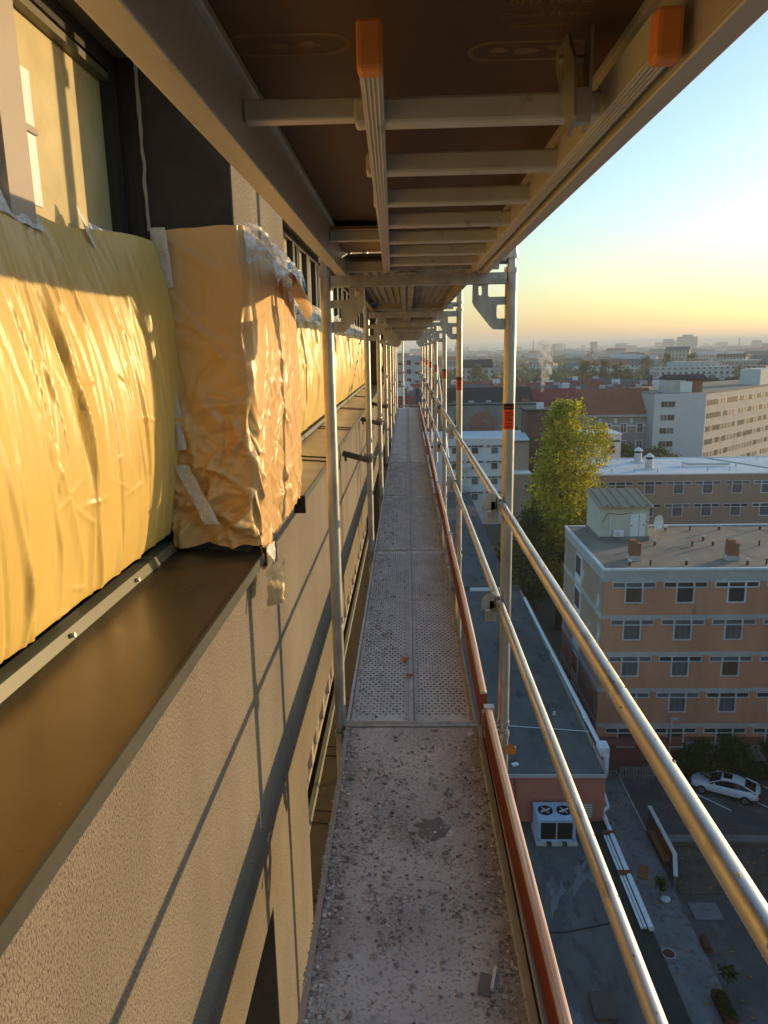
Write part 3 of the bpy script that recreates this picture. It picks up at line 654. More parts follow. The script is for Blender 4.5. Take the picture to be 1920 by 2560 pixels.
# ================================================================ ground and courtyard
M['asphalt'] = pm('asphalt', (.14,.125,.115), (.105,.093,.086), scale=.5, rough=.9, bump=.3, bscale=30, sub=(.7,.56,(.19,.17,.155),.55))
M['concrete'] = pm('concrete_path', (.28,.265,.25), (.20,.19,.18), scale=.9, rough=.9, sub=(2.2,.58,(.10,.10,.095),.6))
M['bitumen'] = pm('bitumen_roof', (.125,.117,.108), (.085,.08,.074), scale=.7, rough=.85, sub=(1.1,.60,(.04,.041,.042),.7), stretch=(1,.5,1))
M['bitumen2'] = pm('brown_bitumen_roof', (.34,.27,.20), (.24,.19,.145), scale=.5, rough=.9, sub=(.35,.6,(.10,.09,.08),.6))
M['whiteroof'] = pm('white_roof_sheet', (.74,.75,.75), (.62,.64,.65), scale=.3, rough=.6)
M['redwall'] = pm('red_rendered_wall', (.52,.18,.12), (.44,.15,.10), scale=.8, rough=.9)
M['orangewall'] = pm('orange_render', (.66,.325,.19), (.54,.26,.15), scale=.35, rough=.92, stretch=(1,1,.35), sub=(.8,.66,(.33,.17,.09),.6))
M['pinkplinth'] = pm('pink_plinth', (.30,.12,.085), (.24,.10,.07), scale=.6, rough=.9)
M['beigewall'] = pm('beige_render', (.44,.31,.22), (.38,.265,.19), scale=.3, rough=.92)
M['sidewall'] = pm('peeling_side_render', (.42,.30,.21), (.37,.26,.18), scale=.4, rough=.92, sub=(.45,.62,(.60,.58,.54),.9))
M['white'] = pm('white_render', (.68,.69,.68), (.60,.61,.61), scale=.3, rough=.85)
M['pale'] = pm('pale_band', (.54,.51,.475), (.44,.41,.38), scale=.8, rough=.9)
M['whitepaint'] = pm('white_paint', (.78,.78,.76), (.70,.70,.68), scale=3, rough=.5)
M['greyframe'] = pm('weathered_frame', (.64,.62,.60), (.48,.46,.44), scale=4, rough=.7)
M['darkglass'] = glassmat('dark_window_glass', (.030,.030,.030), .05, (.055,.05,.045), scale=1.5)
M['curtain'] = glassmat('curtain_behind_glass', (.20,.195,.19), .06, (.09,.085,.085), scale=2.5, stretch=(5,1,.25))
M['browncurtain'] = glassmat('brown_curtain_behind_glass', (.16,.09,.045), .06, (.06,.04,.03), scale=2, stretch=(4,1,.4))
M['brick'] = pm('weathered_brick', (.22,.115,.075), (.15,.085,.06), scale=.5, rough=.95, sub=(5,.56,(.11,.07,.055),.7), stretch=(1,1,2.5))
M['chimneybrick'] = pm('chimney_brick', (.36,.17,.09), (.28,.13,.075), scale=3, rough=.95, sub=(9,.55,(.22,.12,.08),.7))
M['redroof'] = pm('red_metal_roof', (.32,.075,.05), (.26,.06,.042), scale=.3, rough=.75, stretch=(3,1,1))
M['orangeroof'] = pm('orange_tiled_roof', (.38,.14,.07), (.30,.11,.055), scale=.25, rough=.9, sub=(3,.55,(.14,.05,.03),.5))
M['brownroof'] = pm('dark_brown_roof', (.075,.050,.040), (.055,.04,.034), scale=.4, rough=.9)
M['greyrender'] = pm('grey_bare_wall', (.24,.215,.19), (.18,.165,.15), scale=.25, rough=.95, sub=(.22,.56,(.32,.30,.27),.6))
M['pinkgrey'] = pm('pink_grey_render', (.42,.335,.29), (.37,.295,.255), scale=.3, rough=.9)
M['officewall'] = pm('pale_office_wall', (.62,.62,.60), (.56,.56,.54), scale=.3, rough=.85)
M['officewarm'] = pm('office_facade', (.56,.51,.45), (.50,.455,.40), scale=.3, rough=.85)
M['unit'] = pm('pale_blue_unit', (.42,.54,.68), (.36,.48,.62), scale=2, rough=.45)
M['coil'] = pm('condenser_coil', (.035,.025,.020), (.02,.016,.014), scale=20, rough=.7, stretch=(1,1,8))
M['pipe'] = pm('white_pipe', (.74,.78,.80), rough=.4)
M['rust'] = pm('rusty_metal', (.20,.07,.035), (.12,.045,.025), scale=6, rough=.85)
M['timber'] = pm('orange_timber', (.42,.17,.05), (.33,.12,.035), scale=3, rough=.8, stretch=(1,4,1))
M['greywood'] = pm('grey_timber', (.26,.24,.22), (.18,.165,.15), scale=4, rough=.9)
M['stone'] = pm('rubble_wall', (.16,.13,.09), (.10,.085,.06), scale=1.6, rough=.95, bump=.7, bscale=4, dist=.1)
M['leaf1'] = leafmat('poplar_leaves', (.24,.27,.03), (.46,.44,.05), (.74,.60,.09), .5)
M['leaf2'] = leafmat('shrub_leaves', (.05,.07,.018), (.10,.115,.025), (.17,.15,.04), .3)
M['leaf3'] = leafmat('park_leaves', (.07,.09,.02), (.15,.15,.03), (.28,.22,.045), .4)
M['leaf4'] = leafmat('autumn_leaves', (.12,.05,.012), (.20,.10,.02), (.28,.18,.03), .35)
M['bark'] = pm('bark', (.10,.08,.06), (.07,.055,.04), scale=5, rough=.95)
M['carpaint'] = pm('white_car_paint', (.74,.76,.80), (.74,.76,.80), rough=.25, spec=.5)
M['carpaint'].node_tree.nodes['Principled BSDF'].inputs['Coat Weight'].default_value = .8
M['carglass'] = pm('car_glass', (.012,.012,.014), rough=.06, spec=.6)
M['tyre'] = pm('tyre', (.02,.02,.02), rough=.85)
M['rim'] = pm('alloy_rim', (.40,.40,.41), rough=.35, metal=.8)
M['tail'] = pm('tail_lamp', (.30,.012,.01), rough=.2)

structure('ground', MB().add([(-14000,-3000,GZ),(14000,-3000,GZ),(14000,14000,GZ),(-14000,14000,GZ)],[(0,1,2,3)]), pm('city_ground',(.085,.085,.05),(.12,.11,.085),scale=.012,rough=.95,sub=(.03,.55,(.16,.15,.13),.6)))
structure('car_park', MB().add([(15.3,42.6,GZ+.02),(60,42.6,GZ+.02),(60,50.9,GZ+.02),(15.3,50.9,GZ+.02)],[(0,1,2,3)]), M['asphalt'])
structure('yard', MB().add([(15.3,5,GZ+.012),(60,5,GZ+.012),(60,42.6,GZ+.012),(15.3,42.6,GZ+.012)],[(0,1,2,3)]), M['asphalt'])
structure('concrete_path', MB().box(11.0,15.32,5,52,GZ,GZ+.06), M['concrete'])
for i, (a, b) in enumerate((((20.15,48.05),(21.9,45.97)),((24.1,46.9),(25.3,45.5)),((24.63,49.87),(26.4,47.6)))):
    d_ = V((b[0]-a[0],b[1]-a[1],0)); n_ = V((-d_.y,d_.x,0)).normalized()*.06
    A, B = V((*a,GZ+.026)), V((*b,GZ+.026))
    o = structure('parking_line', MB().add([A-n_,B-n_,B+n_,A+n_],[(0,1,2,3)]), M['whitepaint'])
structure('kerb', MB().box(15.321,15.44,43.7,52,GZ,GZ+.12), M['pale'])

# ---------------------------------------------------------------- low annexe roofs below the scaffold
an = thing('flat_roofed_annexe', 'low annexe with patched dark bitumen roof directly below the scaffold', 'building', (5,30,GZ))
part('wall', MB().box(-.6,11.0,8,38.0,GZ,-25.12), M['greyrender'], an)
rf = part('roof', MB().box(-.6,10.98,8,37.99,-25.115,-25.0), M['bitumen'], an)
part('roof_edge', MB().box(10.25,11.12,8,37.95,-25.11,-24.93), pm('mossy_edge',(.045,.043,.034),(.03,.03,.024),scale=2,rough=.95), an)
rnd = random.Random(4)
for i in range(16):
    cx, cy_ = rnd.uniform(5.6,9.8), rnd.uniform(24,34.5); w, l = rnd.uniform(.12,.3), rnd.uniform(.5,1.6); sk = rnd.uniform(-.5,.5); n = 14; pts = []
    for k in range(n):
        a = 2*math.pi*k/n; rr = 1+.35*math.sin(k*2.1+i); yy = math.sin(a)*l*rr
        pts.append((cx+math.cos(a)*w*rr+sk*yy+.12*math.sin(yy*3+i), cy_+yy, -24.992+.0004*i))
    part('roof_patch', MB().add(pts,[tuple(range(n))]), pm('tar_patch',(.07,.068,.066),(.09,.087,.084),rough=.8) if i % 3 else pm('worn_patch',(.17,.17,.168),(.13,.13,.13),rough=.8), rf)
part('roof_hatch', MB().box(7.3,8.2,25.0,26.3,-25.0,-24.8), pm('hatch_brown',(.10,.075,.06),rough=.8), rf)
part('roof_cable', MB().path([(5,29.6,-24.97),(7,29.7,-24.97),(8.6,30.1,-24.97),(10.3,30.6,-24.97)],.03,6), M['black'], an)
ub = thing('flat_roofed_hall', 'taller hall with dark flat roof and brick red end wall', 'building', (5,55,GZ))
part('wall', MB().box(-.6,10.95,38.0,71,GZ,-22.12), M['redwall'], ub)
rf = part('roof', MB().box(-.6,10.9,38.01,70.9,-22.115,-22.0), M['bitumen'], ub)
part('roof_edge', MB().box(-.6,11.0,37.93,38.0,-22.16,-21.96), M['pale'], ub)
part('roof_trim', MB().box(10.9,11.1,38.005,71,-22.13,-21.94), M['bitumen2'], ub)
part('end_parapet', MB().box(-.6,10.95,70.91,71.3,-22.5,-21.6), M['bitumen'], ub)
part('parapet_sheet', MB().box(6.0,9.6,70.6,70.9,-21.99,-21.7), M['whitepaint'], ub)
part('cable', MB().path([(5.8,37.96,-22.2),(5.95,37.96,-24),(6.1,37.96,-25.0)],.02,6), M['black'], ub)
lv = part('louvre', MB().box(9.2,10.3,37.95,37.99,-24.7,-23.8), M['greywood'], ub)
for k in range(6): part('slat', MB().box(9.24,10.26,37.92,37.95,-24.66+.15*k,-24.58+.15*k), M['greyframe'], lv)
part('roof_wire', MB().path([(4.9,43.6,-21.9),(8,43.2,-21.92),(11.1,42.6,-21.85)],.025,6), M['pipe'], ub)
for (x, y) in ((6.4,48),(8.4,53.5),(7.7,58),(6.2,40.6),(9.4,45)): part('roof_vent', MB().tube((x,y,-22),(x,y,-21.75),.09,n=10), M['greyframe'], ub)
part('litter', MB().obox((6.0,39.0,-21.95),.35,.25,.1,.4), M['whitepaint'], ub)
gp = solo('roof_pipe', MB().tube((11.0,68,-21.85),(11.35,41.3,-21.85),.14,n=12).tube((11.3,45,-21.85),(11.3,44,-21.85),.17,n=12), M['pipe'], 'long white pipe running along the edge of the hall roof', 'pipe', smooth=True)
d2 = thing('white_duct_elbow', 'white duct elbow at the end of the hall roof pipe', 'duct', (11.4,40.9,-22))
part('body', MB().box(11.15,11.75,40.2,41.1,-22.2,-21.6), M['pipe'], d2, bev=.05); part('drop', MB().tube((11.55,40.3,-22.1),(11.45,40.0,-23.2),.2,n=12), M['pipe'], d2, smooth=True)
fh = thing('far_flat_roof_hall', 'second dark flat roofed hall beyond the first one', 'building', (3,95,GZ))
part('wall', MB().box(-.6,10.3,71.32,124,GZ,-22.42), M['greyrender'], fh); part('roof', MB().box(-.6,10.25,71.33,123.9,-22.415,-22.3), M['bitumen'], fh)
pr = thing('pipe_bundle', 'bundle of white insulated pipes along the annexe roof edge', 'pipes', (11,34,-25))
part('pipe', MB().tube((11.02,38.6,-24.75),(11.02,29.7,-24.75),.13,n=12), M['pipe'], pr, smooth=True)
for k in (0,1): part('pipe', MB().tube((10.78-.16*k,36.9,-24.8),(10.78-.16*k,29.8,-24.8),.065,n=10), M['pipe'], pr, smooth=True)
part('elbow', MB().path([(11.02,38.6,-24.75),(11.45,39.0,-24.7),(11.3,39.8,-24.0),(11.15,40.6,-23.2)],.11,10), M['pipe'], pr, smooth=True)
for y in (36.6,33.4): part('pipe_bracket', MB().box(10.5,11.2,y-.12,y+.12,-25.1,-24.62), M['rust'], pr)
# condenser unit
cu = thing('condenser_unit', 'pale blue rooftop condenser with two fans standing on concrete blocks', 'condenser', (7.95,36.9,-25))
for (x, y) in ((6.95,36.2),(6.95,37.6),(8.85,36.2),(8.85,37.6)): part('leg', MB().box(x-.08,x+.08,y-.08,y+.08,-24.85,-23.75), M['unit'], cu)
part('top_panel', MB().box(6.85,8.95,36.1,37.75,-23.75,-23.55), M['unit'], cu, bev=.03)
part('base_frame', MB().box(6.87,8.93,36.12,37.7,-24.9,-24.78), M['unit'], cu)
for a, b in ((7.03,7.87),(7.93,8.77)): part('coil_panel', MB().box(a,b,36.16,36.2,-24.78,-23.78), M['coil'], cu)
part('centre_post', MB().box(7.87,7.93,36.13,36.19,-24.78,-23.76), M['greyframe'], cu)
part('side_panel', MB().box(6.90,6.94,36.3,37.5,-24.78,-23.76).box(8.86,8.90,36.3,37.5,-24.78,-23.76).box(7.05,8.75,37.58,37.62,-24.78,-23.76), M['unit'], cu)
for x in (7.40,8.42):
    f = part('fan', MB().ring((x,36.92,-23.549),(0,0,1),.36,.40,.07,24), M['black'], cu, smooth=True)
    part('fan_well', MB().tube((x,36.92,-23.549),(x,36.92,-23.53),.36,n=24), M['ink'], f)
    part('fan_blade', MB().obox((x,36.92,-23.505),.62,.10,.01,.5,.3).obox((x,36.92,-23.503),.62,.10,.01,2.1,.3), M['greyframe'], f)
    part('guard_bar', MB().obox((x,36.80,-23.47),.42,.03,.015,-.45 if x < 8 else .8), M['greyframe'], f)
for x in (7.05,7.9,8.75): part('block', MB().box(x-.28,x+.28,35.85,37.8,-25.0,-24.9), M['pale'], cu)
# ---------------------------------------------------------------- hospital style blocks
TW = MB()
def bar(m, x0, x1, z0, z1, y0=-.09, y1=.02): m.box(x0,x1,y0,y1,z0,z1)
for (x0,x1,z0,z1) in ((-1.55,1.55,-.07,0),(-1.55,1.55,-.47,-.39),(-1.55,-1.48,-.39,-.07),(1.48,1.55,-.39,-.07),(-.66,-.54,-.39,-.07),(.54,.66,-.39,-.07),
                      (-.66,-.56,-1.62,-.47),(.56,.66,-1.62,-.47),(-.56,.56,-1.62,-1.52)): bar(TW,x0,x1,z0,z1)
TWG = TW.mesh('window', M['greyframe']); TWW = TWG.copy(); TWW.materials[0] = M['whitepaint']
def tpane(mt, mt2):
    a = MB().box(-1.47,-.665,-.045,-.02,-.38,-.075).box(-.535,.535,-.045,-.02,-.38,-.075).box(.665,1.47,-.045,-.02,-.38,-.075).mesh('top_lights', mt2)
    b = MB().box(-.555,.555,-.045,-.02,-1.515,-.475).mesh('pane', mt); return a, b
TP = [tpane(M['curtain'],M['curtain']), tpane(M['darkglass'],M['darkglass']), tpane(M['curtain'],M['darkglass']), tpane(M['browncurtain'],M['curtain'])]
def twin(parent, x, y, z, v, white=False):
    w = link('window', TWW if white else TWG, parent); w.location = V((x,y,z))-ORG[parent.name]
    link('top_lights', TP[v][0], w); link('pane', TP[v][1], w); return w
def hblock(name, label, x0, x1, y0, y1, zt, wall, side, roof, floors, wx, fasc=.85, white=(), bands=True, seed=1, zb=GZ, bandmat=None):
    t = thing(name, label, 'building', ((x0+x1)/2, y0, zb)); r = random.Random(seed); bandmat = bandmat or M['pale']
    part('wall', MB().box(x0,x1,y0,y1,zb,zt-fasc), wall, t)
    part('fascia', MB().box(x0-.04,x1+.04,y0-.04,y1+.04,zt-fasc,zt-.06), bandmat, t)
    part('roof', MB().box(x0,x1,y0,y1,zt-.055,zt), roof, t)
    part('roof_edge', MB().box(x0-.1,x1+.1,y0-.12,y0+.1,zt-.055,zt+.09).box(x0-.1,x0+.1,y0+.1,y1+.1,zt-.055,zt+.09).box(x0+.1,x1+.1,y1-.1,y1+.1,zt-.055,zt+.09), M['whitepaint'], t)
    for i, fz in enumerate(floors):
        if bands and i: part('floor_band', MB().box(x0-.03,x1+.03,y0-.03,y0,fz+.02,fz+.30), bandmat, t)
        for j, x in enumerate(wx): twin(t, x, y0, fz, r.choice((0,0,1,2,3) if i < 4 else (1,2)), (i,j) in white)
    return t
oz = [-14.80,-17.62,-20.45,-23.3,-26.15]
OB = hblock('orange_building', 'five storey orange rendered building with grey floor bands and flat brown roof', 13.85, 70, 51.0, 64.1, -13.9, M['orangewall'], M['sidewall'], M['bitumen2'], oz, [16.0+3.62*i for i in range(6)], .9, {(0,2)}, seed=5)
part('side_wall', MB().box(13.80,13.849,51.01,64.0,GZ,-14.85), M['sidewall'], OB)
for fz in oz[1:]: part('side_band', MB().box(13.76,13.80,51.02,64.0,fz+.0,fz+.4), M['pale'], OB)
part('side_strip', MB().box(13.775,13.80,57.4,59.6,GZ,-14.86), M['whitepaint'], OB)
for fz in oz:
    w = part('side_window', MB().box(13.74,13.775,57.55,59.4,fz-1.75,fz-.15), M['greyframe'], OB); part('pane', MB().box(13.73,13.74,57.65,59.3,fz-1.68,fz-.22), M['darkglass'], w)
part('plinth', MB().box(13.9,40,50.93,50.999,GZ,-26.9), M['pinkplinth'], OB)
part('pale_patch', MB().box(20.5,23.0,50.92,50.929,-28.2,-27.3).box(25,40,50.92,50.929,-28.9,-27.6), M['pale'], OB)
part('added_shade_wing', MB().box(34,60,4,50.9,GZ,-12.2), M['orangewall'], OB)  # unseen wing, added to keep the low sun off the courtyard
# rooftop things of the orange building
RZ = -13.9
ph = thing('roof_cabin', 'cream rooftop cabin with brown metal mono pitch roof', 'cabin', (17.5,61,RZ))
part('base', MB().box(15.45,19.55,59.05,63.6,RZ,RZ+.35), M['greyrender'], ph)
cab = MB(); x0, x1, y0, y1, zb_, zf, zr = 15.5, 19.45, 59.12, 63.5, RZ+.352, RZ+2.75, RZ+3.35
cab.add([(x0,y0,zb_),(x1,y0,zb_),(x1,y1,zb_),(x0,y1,zb_),(x0,y0,zf),(x1,y0,zf),(x1,y1,zr),(x0,y1,zr)],[(0,3,2,1),(4,5,6,7),(0,1,5,4),(1,2,6,5),(2,3,7,6),(3,0,4,7)])
part('wall', cab, pm('cream_render',(.60,.56,.44),(.53,.49,.39),scale=.6,rough=.9), ph)
sl = (zr-zf)/(y1-y0); rr = MB(); ya, yb = y0-.3, y1+.15
rr.add([(x0-.15,ya,zf-.3*sl+.03),(x1+.3,ya,zf-.3*sl+.03),(x1+.3,yb,zr+.15*sl+.03),(x0-.15,yb,zr+.15*sl+.03),(x0-.15,ya,zf-.3*sl+.15),(x1+.3,ya,zf-.3*sl+.15),(x1+.3,yb,zr+.15*sl+.15),(x0-.15,yb,zr+.15*sl+.15)],[(0,3,2,1),(4,5,6,7),(0,1,5,4),(1,2,6,5),(2,3,7,6),(3,0,4,7)])
crf = part('roof', rr, pm('brown_metal_roof',(.38,.28,.17),(.30,.22,.135),scale=1,rough=.6,stretch=(2,.3,1)), ph)
for i in range(6):
    x = x0+.2+i*.75; part('roof_seam', MB().obox((x,(ya+yb)/2,(zf+zr)/2+.16+.02),.05,(yb-ya),.05,0,math.atan(sl)), M['bitumen2'], crf)
for i in range(4): part('roof_bracket', MB().box(x0+.4+i*1.05,x0+.62+i*1.05,ya+.1,ya+.25,zf+.10,zf+.28), M['bitumen2'], crf)
dr = part('door', MB().box(17.95,18.62,59.06,59.12,RZ+.36,RZ+2.25), M['whitepaint'], ph); part('handle', MB().box(18.04,18.10,59.03,59.06,RZ+1.2,RZ+1.35), M['black'], dr)
dr = part('door', MB().box(18.68,19.15,59.06,59.12,RZ+.36,RZ+2.25), M['whitepaint'], ph); part('handle', MB().box(19.0,19.06,59.03,59.06,RZ+1.2,RZ+1.35), M['black'], dr)
part('drain_pipe', MB().tube((16.35,59.06,RZ+.5),(16.35,59.06,RZ+2.1),.05,n=10), M['pipe'], ph)
part('wall_cable', MB().path([(15.7,59.08,RZ+1.5),(16.1,59.08,RZ+2.3),(17.2,59.08,RZ+2.2),(18.0,59.08,RZ+2.35),(19.4,59.08,RZ+1.5)],.02,6), M['black'], ph)
ac = thing('air_conditioner', 'small white air conditioner outdoor unit on the roof cabin wall', 'air conditioner', (17,58.9,RZ+.4))
part('case', MB().box(16.6,17.4,58.78,59.06,RZ+.4,RZ+.95), M['whitepaint'], ac, bev=.03); part('fan_grille', MB().ring((16.9,58.779,RZ+.67),(0,-1,0),.0,.2,.02,16), M['greyframe'], ac)
sd = thing('satellite_dish', 'white satellite dish beside the roof cabin', 'satellite dish', (20.3,60,RZ))
def dish(u, v):
    a = u*2*math.pi; r = v*.62; return (20.25+r*math.cos(a)*.62+.08*v*v, 59.6-.35*v*v*.6, RZ+1.45+r*math.sin(a))
part('reflector', MB().grid(24,5,dish), M['whitepaint'], sd, smooth='all'); part('mast', MB().tube((20.2,59.75,RZ),(20.2,59.75,RZ+1.5),.04,n=8), M['greyframe'], sd)
part('feed_arm', MB().tube((20.2,59.5,RZ+.9),(20.9,58.9,RZ+.85),.03,n=8), M['greyframe'], sd)
for i, (x, y) in enumerate(((16.7,53.6),(23.75,53.4))):
    t = thing('brick_chimney', 'short weathered brick chimney %s on the orange building roof' % ('near the roof cabin' if i == 0 else 'farther right, standing alone'), 'chimney', (x,y,RZ))
    part('base', MB().box(x-.45,x+.45,y-.4,y+.4,RZ,RZ+.35), M['pale'], t)
    for k in range(11):      # brick courses, each a little uneven
        j = .02*math.sin(k*2.7+i); part('brick_course', MB().box(x-.38+j,x+.38+j,y-.34,y+.34,RZ+.351+.085*k,RZ+.351+.085*k+.078), M['chimneybrick'], t)
    part('broken_top', MB().box(x-.36,x+.1,y-.3,y+.3,RZ+1.287,RZ+1.52), M['chimneybrick'], t)
rnd = random.Random(9)
for i, (x, y) in enumerate(((21.9,62.2),(26.5,62.4),(19.5,57.6),(24.0,57.4),(15.9,52.0),(20.0,52.1),(24.3,52.0),(23.8,58.9),(30,62.5))):
    t = thing('roof_vent', 'stubby capped vent pipe, %s of the orange building' % ['leftmost in the back row','second in the back row','beside the cabin in the middle row','second in the middle row','leftmost at the front roof edge','second at the front roof edge','third at the front roof edge','just behind the middle row','rightmost in the back row'][i], 'vent', (x,y,RZ), 0, 'vent pipes on the orange roof')
    part('pipe', MB().tube((x,y,RZ),(x,y,RZ+.32),.10,n=10), M['rust'], t); part('cap', MB().tube((x,y,RZ+.321),(x,y,RZ+.46),.16,.12,n=10), M['pale'], t)
for i, (x, y) in enumerate(((24.0,62.3),(22.3,57.2),(17.4,52.0),(25.7,52.1),(27.5,57.2))):
    solo('roof_stub', MB().tube((x,y,RZ),(x,y,RZ+.35),.06,n=8).tube((x,y,RZ+.35),(x,y,RZ+.40),.09,n=8), M['black'], 'thin dark pipe stub %s the orange building roof' % ['at the back of','in the middle left of','at the front left of','at the front right of','in the middle right of'][i], 'pipe stub', 'dark stubs on the orange roof')
# beige block with the white roof
BB = hblock('beige_building', 'long beige rendered building with bright white flat roof', 20.5, 110, 90.9, 104.5, -13.9, M['beigewall'], M['beigewall'], M['whiteroof'], [-14.75,-17.6,-20.4], [22.6+3.55*i for i in range(9)], .75, {(0,6),(1,6),(1,7)}, bands=False, seed=8, bandmat=M['beigewall'])
part('roof_joint', MB().obox((44.5,97.6,-13.87),.25,14.5,.06,R(24)), M['greyrender'], BB)
for i, (x, y) in enumerate(((31.2,100.9),(30.9,95.2))):
    t = thing('roof_ventilator', 'grey cylindrical roof ventilator with white cap, %s of the pair' % ('rear' if i == 0 else 'front'), 'ventilator', (x,y,-13.9))
    part('base', MB().box(x-.7,x+.7,y-.7,y+.7,-13.9,-13.75), M['whiteroof'], t); part('drum', MB().tube((x,y,-13.749),(x,y,-12.6),.5,n=14), M['greyframe'], t, smooth=True)
    part('louvre_band', MB().tube((x,y,-12.599),(x,y,-12.3),.42,n=14), M['black'], t); part('cap', MB().tube((x,y,-12.299),(x,y,-11.85),.62,.15,n=14), M['whitepaint'], t)
for i in range(14):
    x, y = 23.5+2.4*i+rnd.uniform(-.6,.6), rnd.choice((92.6,96,99.5,102.8))+rnd.uniform(-.4,.4)
    solo('roof_spigot', MB().tube((x,y,-13.9),(x,y,-13.5),.09,n=8).tube((x,y,-13.5),(x,y,-13.42),.14,n=8), M['greyframe'], 'short grey vent spigot on the white roof, %s from the left' % ORN[i], 'vent', 'vent spigots on the white roof')
solo('roof_walk_pipe', MB().path([(36.3,98.3,-13.6),(36.6,97.4,-13.7),(42.0,97.2,-13.7)],.14,8), M['greyframe'], 'long grey pipe lying on the white roof', 'pipe')
# white block, tower, annexes
CB = hblock('white_building', 'white rendered block with dark strip windows behind the scaffold posts', -2, 35.6, 132, 144, -14.1, M['white'], M['white'], M['whiteroof'], [-15.2,-18.0,-20.8,-23.6], [-.5,3.0,8.4,11.9,15.4,18.9,22.4,29.8,33.3], .8, bands=False, seed=12, bandmat=M['white'])
for z in (-19.9,-23.3,-24.6): part('outdoor_unit', MB().box(9.6,10.7,131.5,131.96,z,z+.75), M['pale'], CB)
part('downpipe', MB().tube((10.2,131.9,-25),(10.2,131.9,-14.3),.12,n=8), M['greyframe'], CB)
tw = thing('brick_tower', 'tall narrow brick tower behind the poplar', 'tower', (18,102,GZ))
part('shaft', MB().box(15.9,20.4,100,105,GZ,-6.75), M['brick'], tw); part('cap', MB().box(15.75,20.55,99.85,105.15,-6.745,-6.5), pm('tar_cap',(.06,.065,.055),rough=.9), tw)
for i in range(12): part('corner_brick_course', MB().box(15.82,16.25,99.92,100.0,-18+i*.95,-17.55+i*.95), M['brick'], tw)
part('cap_vent', MB().box(17.5,18.4,101.5,102.3,-6.499,-5.7), M['whitepaint'], tw)
ea = thing('stair_annexe', 'small beige stair annexe with sloping pale roof left of the brick tower', 'building', (14.6,97,GZ))
part('wall', MB().box(13.2,15.89,95,101,GZ,-14.4), M['beigewall'], ea); part('roof', MB().box(13.1,15.885,94.9,101,-14.395,-14.2), M['whiteroof'], ea)
part('upper_wall', MB().box(14.0,15.885,97.5,101,-14.195,-10.6), M['beigewall'], ea); part('upper_roof', MB().prism([(97.2,-10.25),(101.1,-9.75),(101.1,-9.6),(97.2,-10.1)],'x',13.8,15.885), M['whiteroof'], ea)
w = part('window', MB().box(14.9,15.5,94.95,95.0,-16.3,-15.6), M['whitepaint'], ea); part('pane', MB().box(14.97,15.43,94.93,94.95,-16.23,-15.67), M['darkglass'], w)
wb2 = thing('white_penthouse', 'small white flat roofed block right of the poplar', 'building', (33,112,GZ))
part('wall', MB().box(26.5,32.0,112,118,GZ,-11.4), M['white'], wb2); part('roof', MB().box(26.4,32.1,111.9,118.1,-11.395,-11.2), M['whiteroof'], wb2)
w = part('window', MB().box(29.6,31.2,111.95,112,-14.2,-12.9), M['greyframe'], wb2); part('pane', MB().box(29.7,31.1,111.93,111.95,-14.1,-13.0), M['darkglass'], w); part('strip_window', MB().box(27.0,31.8,111.95,112,-12.5,-12.15), M['darkglass'], wb2)

# ---------------------------------------------------------------- tenements
def gable(x0, x1, y0, y1, ze, zr, ov=.3):
    ym = (y0+y1)/2; return MB().add([(x0-ov,y0-ov,ze),(x1+ov,y0-ov,ze),(x1+ov,ym,zr),(x0-ov,ym,zr),(x0-ov,y1+ov,ze),(x1+ov,y1+ov,ze),(x0-ov,y0-ov,ze-.2),(x1+ov,y0-ov,ze-.2),(x0-ov,y1+ov,ze-.2),(x1+ov,y1+ov,ze-.2)],
        [(0,1,2,3),(3,2,5,4),(0,3,4,8,6),(1,7,9,5,2),(6,7,1,0),(4,5,9,8),(6,8,9,7)])
def chim(parent, x, y, z, w, h, d=.7):
    c = part('chimney', MB().box(x-w/2,x+w/2,y-d/2,y+d/2,z-1.5,z+h), random.choice((M['chimneybrick'],M['pale'],M['greyrender'])), parent)
    part('chimney_pot', MB().tube((x,y,z+h),(x,y,z+h+.5),.18,n=8), M['rust'], c)
ft = thing('party_wall_house', 'old tenement with bare grey party wall and faded red patch', 'building', (15,155,GZ))
part('wall', MB().box(2,26,150,153.9,GZ,-9.5), M['greyrender'], ft); part('main_wall', MB().box(2,26,153.901,170,GZ,-10.6), M['greyrender'], ft)
n = 26; pp_ = [(15.2+2.9*math.cos(2*math.pi*i/n)*(1+.18*math.sin(i*3.1)), 149.97, -13.3+2.6*math.sin(2*math.pi*i/n)*(1+.15*math.cos(i*2.3))) for i in range(n)]
part('red_patch', MB().add(pp_,[tuple(range(n))]), pm('faded_red_plaster',(.30,.13,.085),(.25,.13,.10),scale=.5,rough=.95,sub=(.6,.56,(.24,.21,.19),.8)), ft)
part('coping', MB().box(1.9,26.1,149.85,154.1,-9.499,-9.25), M['black'], ft)
fr_ = part('roof', gable(2,26,154.2,170,-10.4,-6.6), M['brownroof'], ft)
for x in (4.2,7.2,9.9,13.2,16.8,20.0,21.4,24.4): chim(ft, x, 155.6, -9.9, random.uniform(.9,2.0), random.uniform(.9,1.5))
for i in range(3): part('small_window', MB().box(21.6+i*1.3,22.1+i*1.3,149.93,149.99,-15.2,-13.8), M['darkglass'], ft)
rt = thing('red_roof_house', 'tenement with dark red metal roof left of the orange roof', 'building', (31,172,GZ))
part('wall', MB().box(26.2,38,166,180,GZ,-12), M['pinkgrey'], rt); part('roof', gable(26.4,38,166,180,-12.9,-7.6), M['redroof'], rt)
for x in (27.5,29,32.5,34.2,35.6): chim(rt, x, 167.6, -11.4, .8, 1.2)
gt = thing('orange_roof_house', 'pink grey tenement with wide orange tiled roof and white window surrounds', 'building', (47,175,GZ))
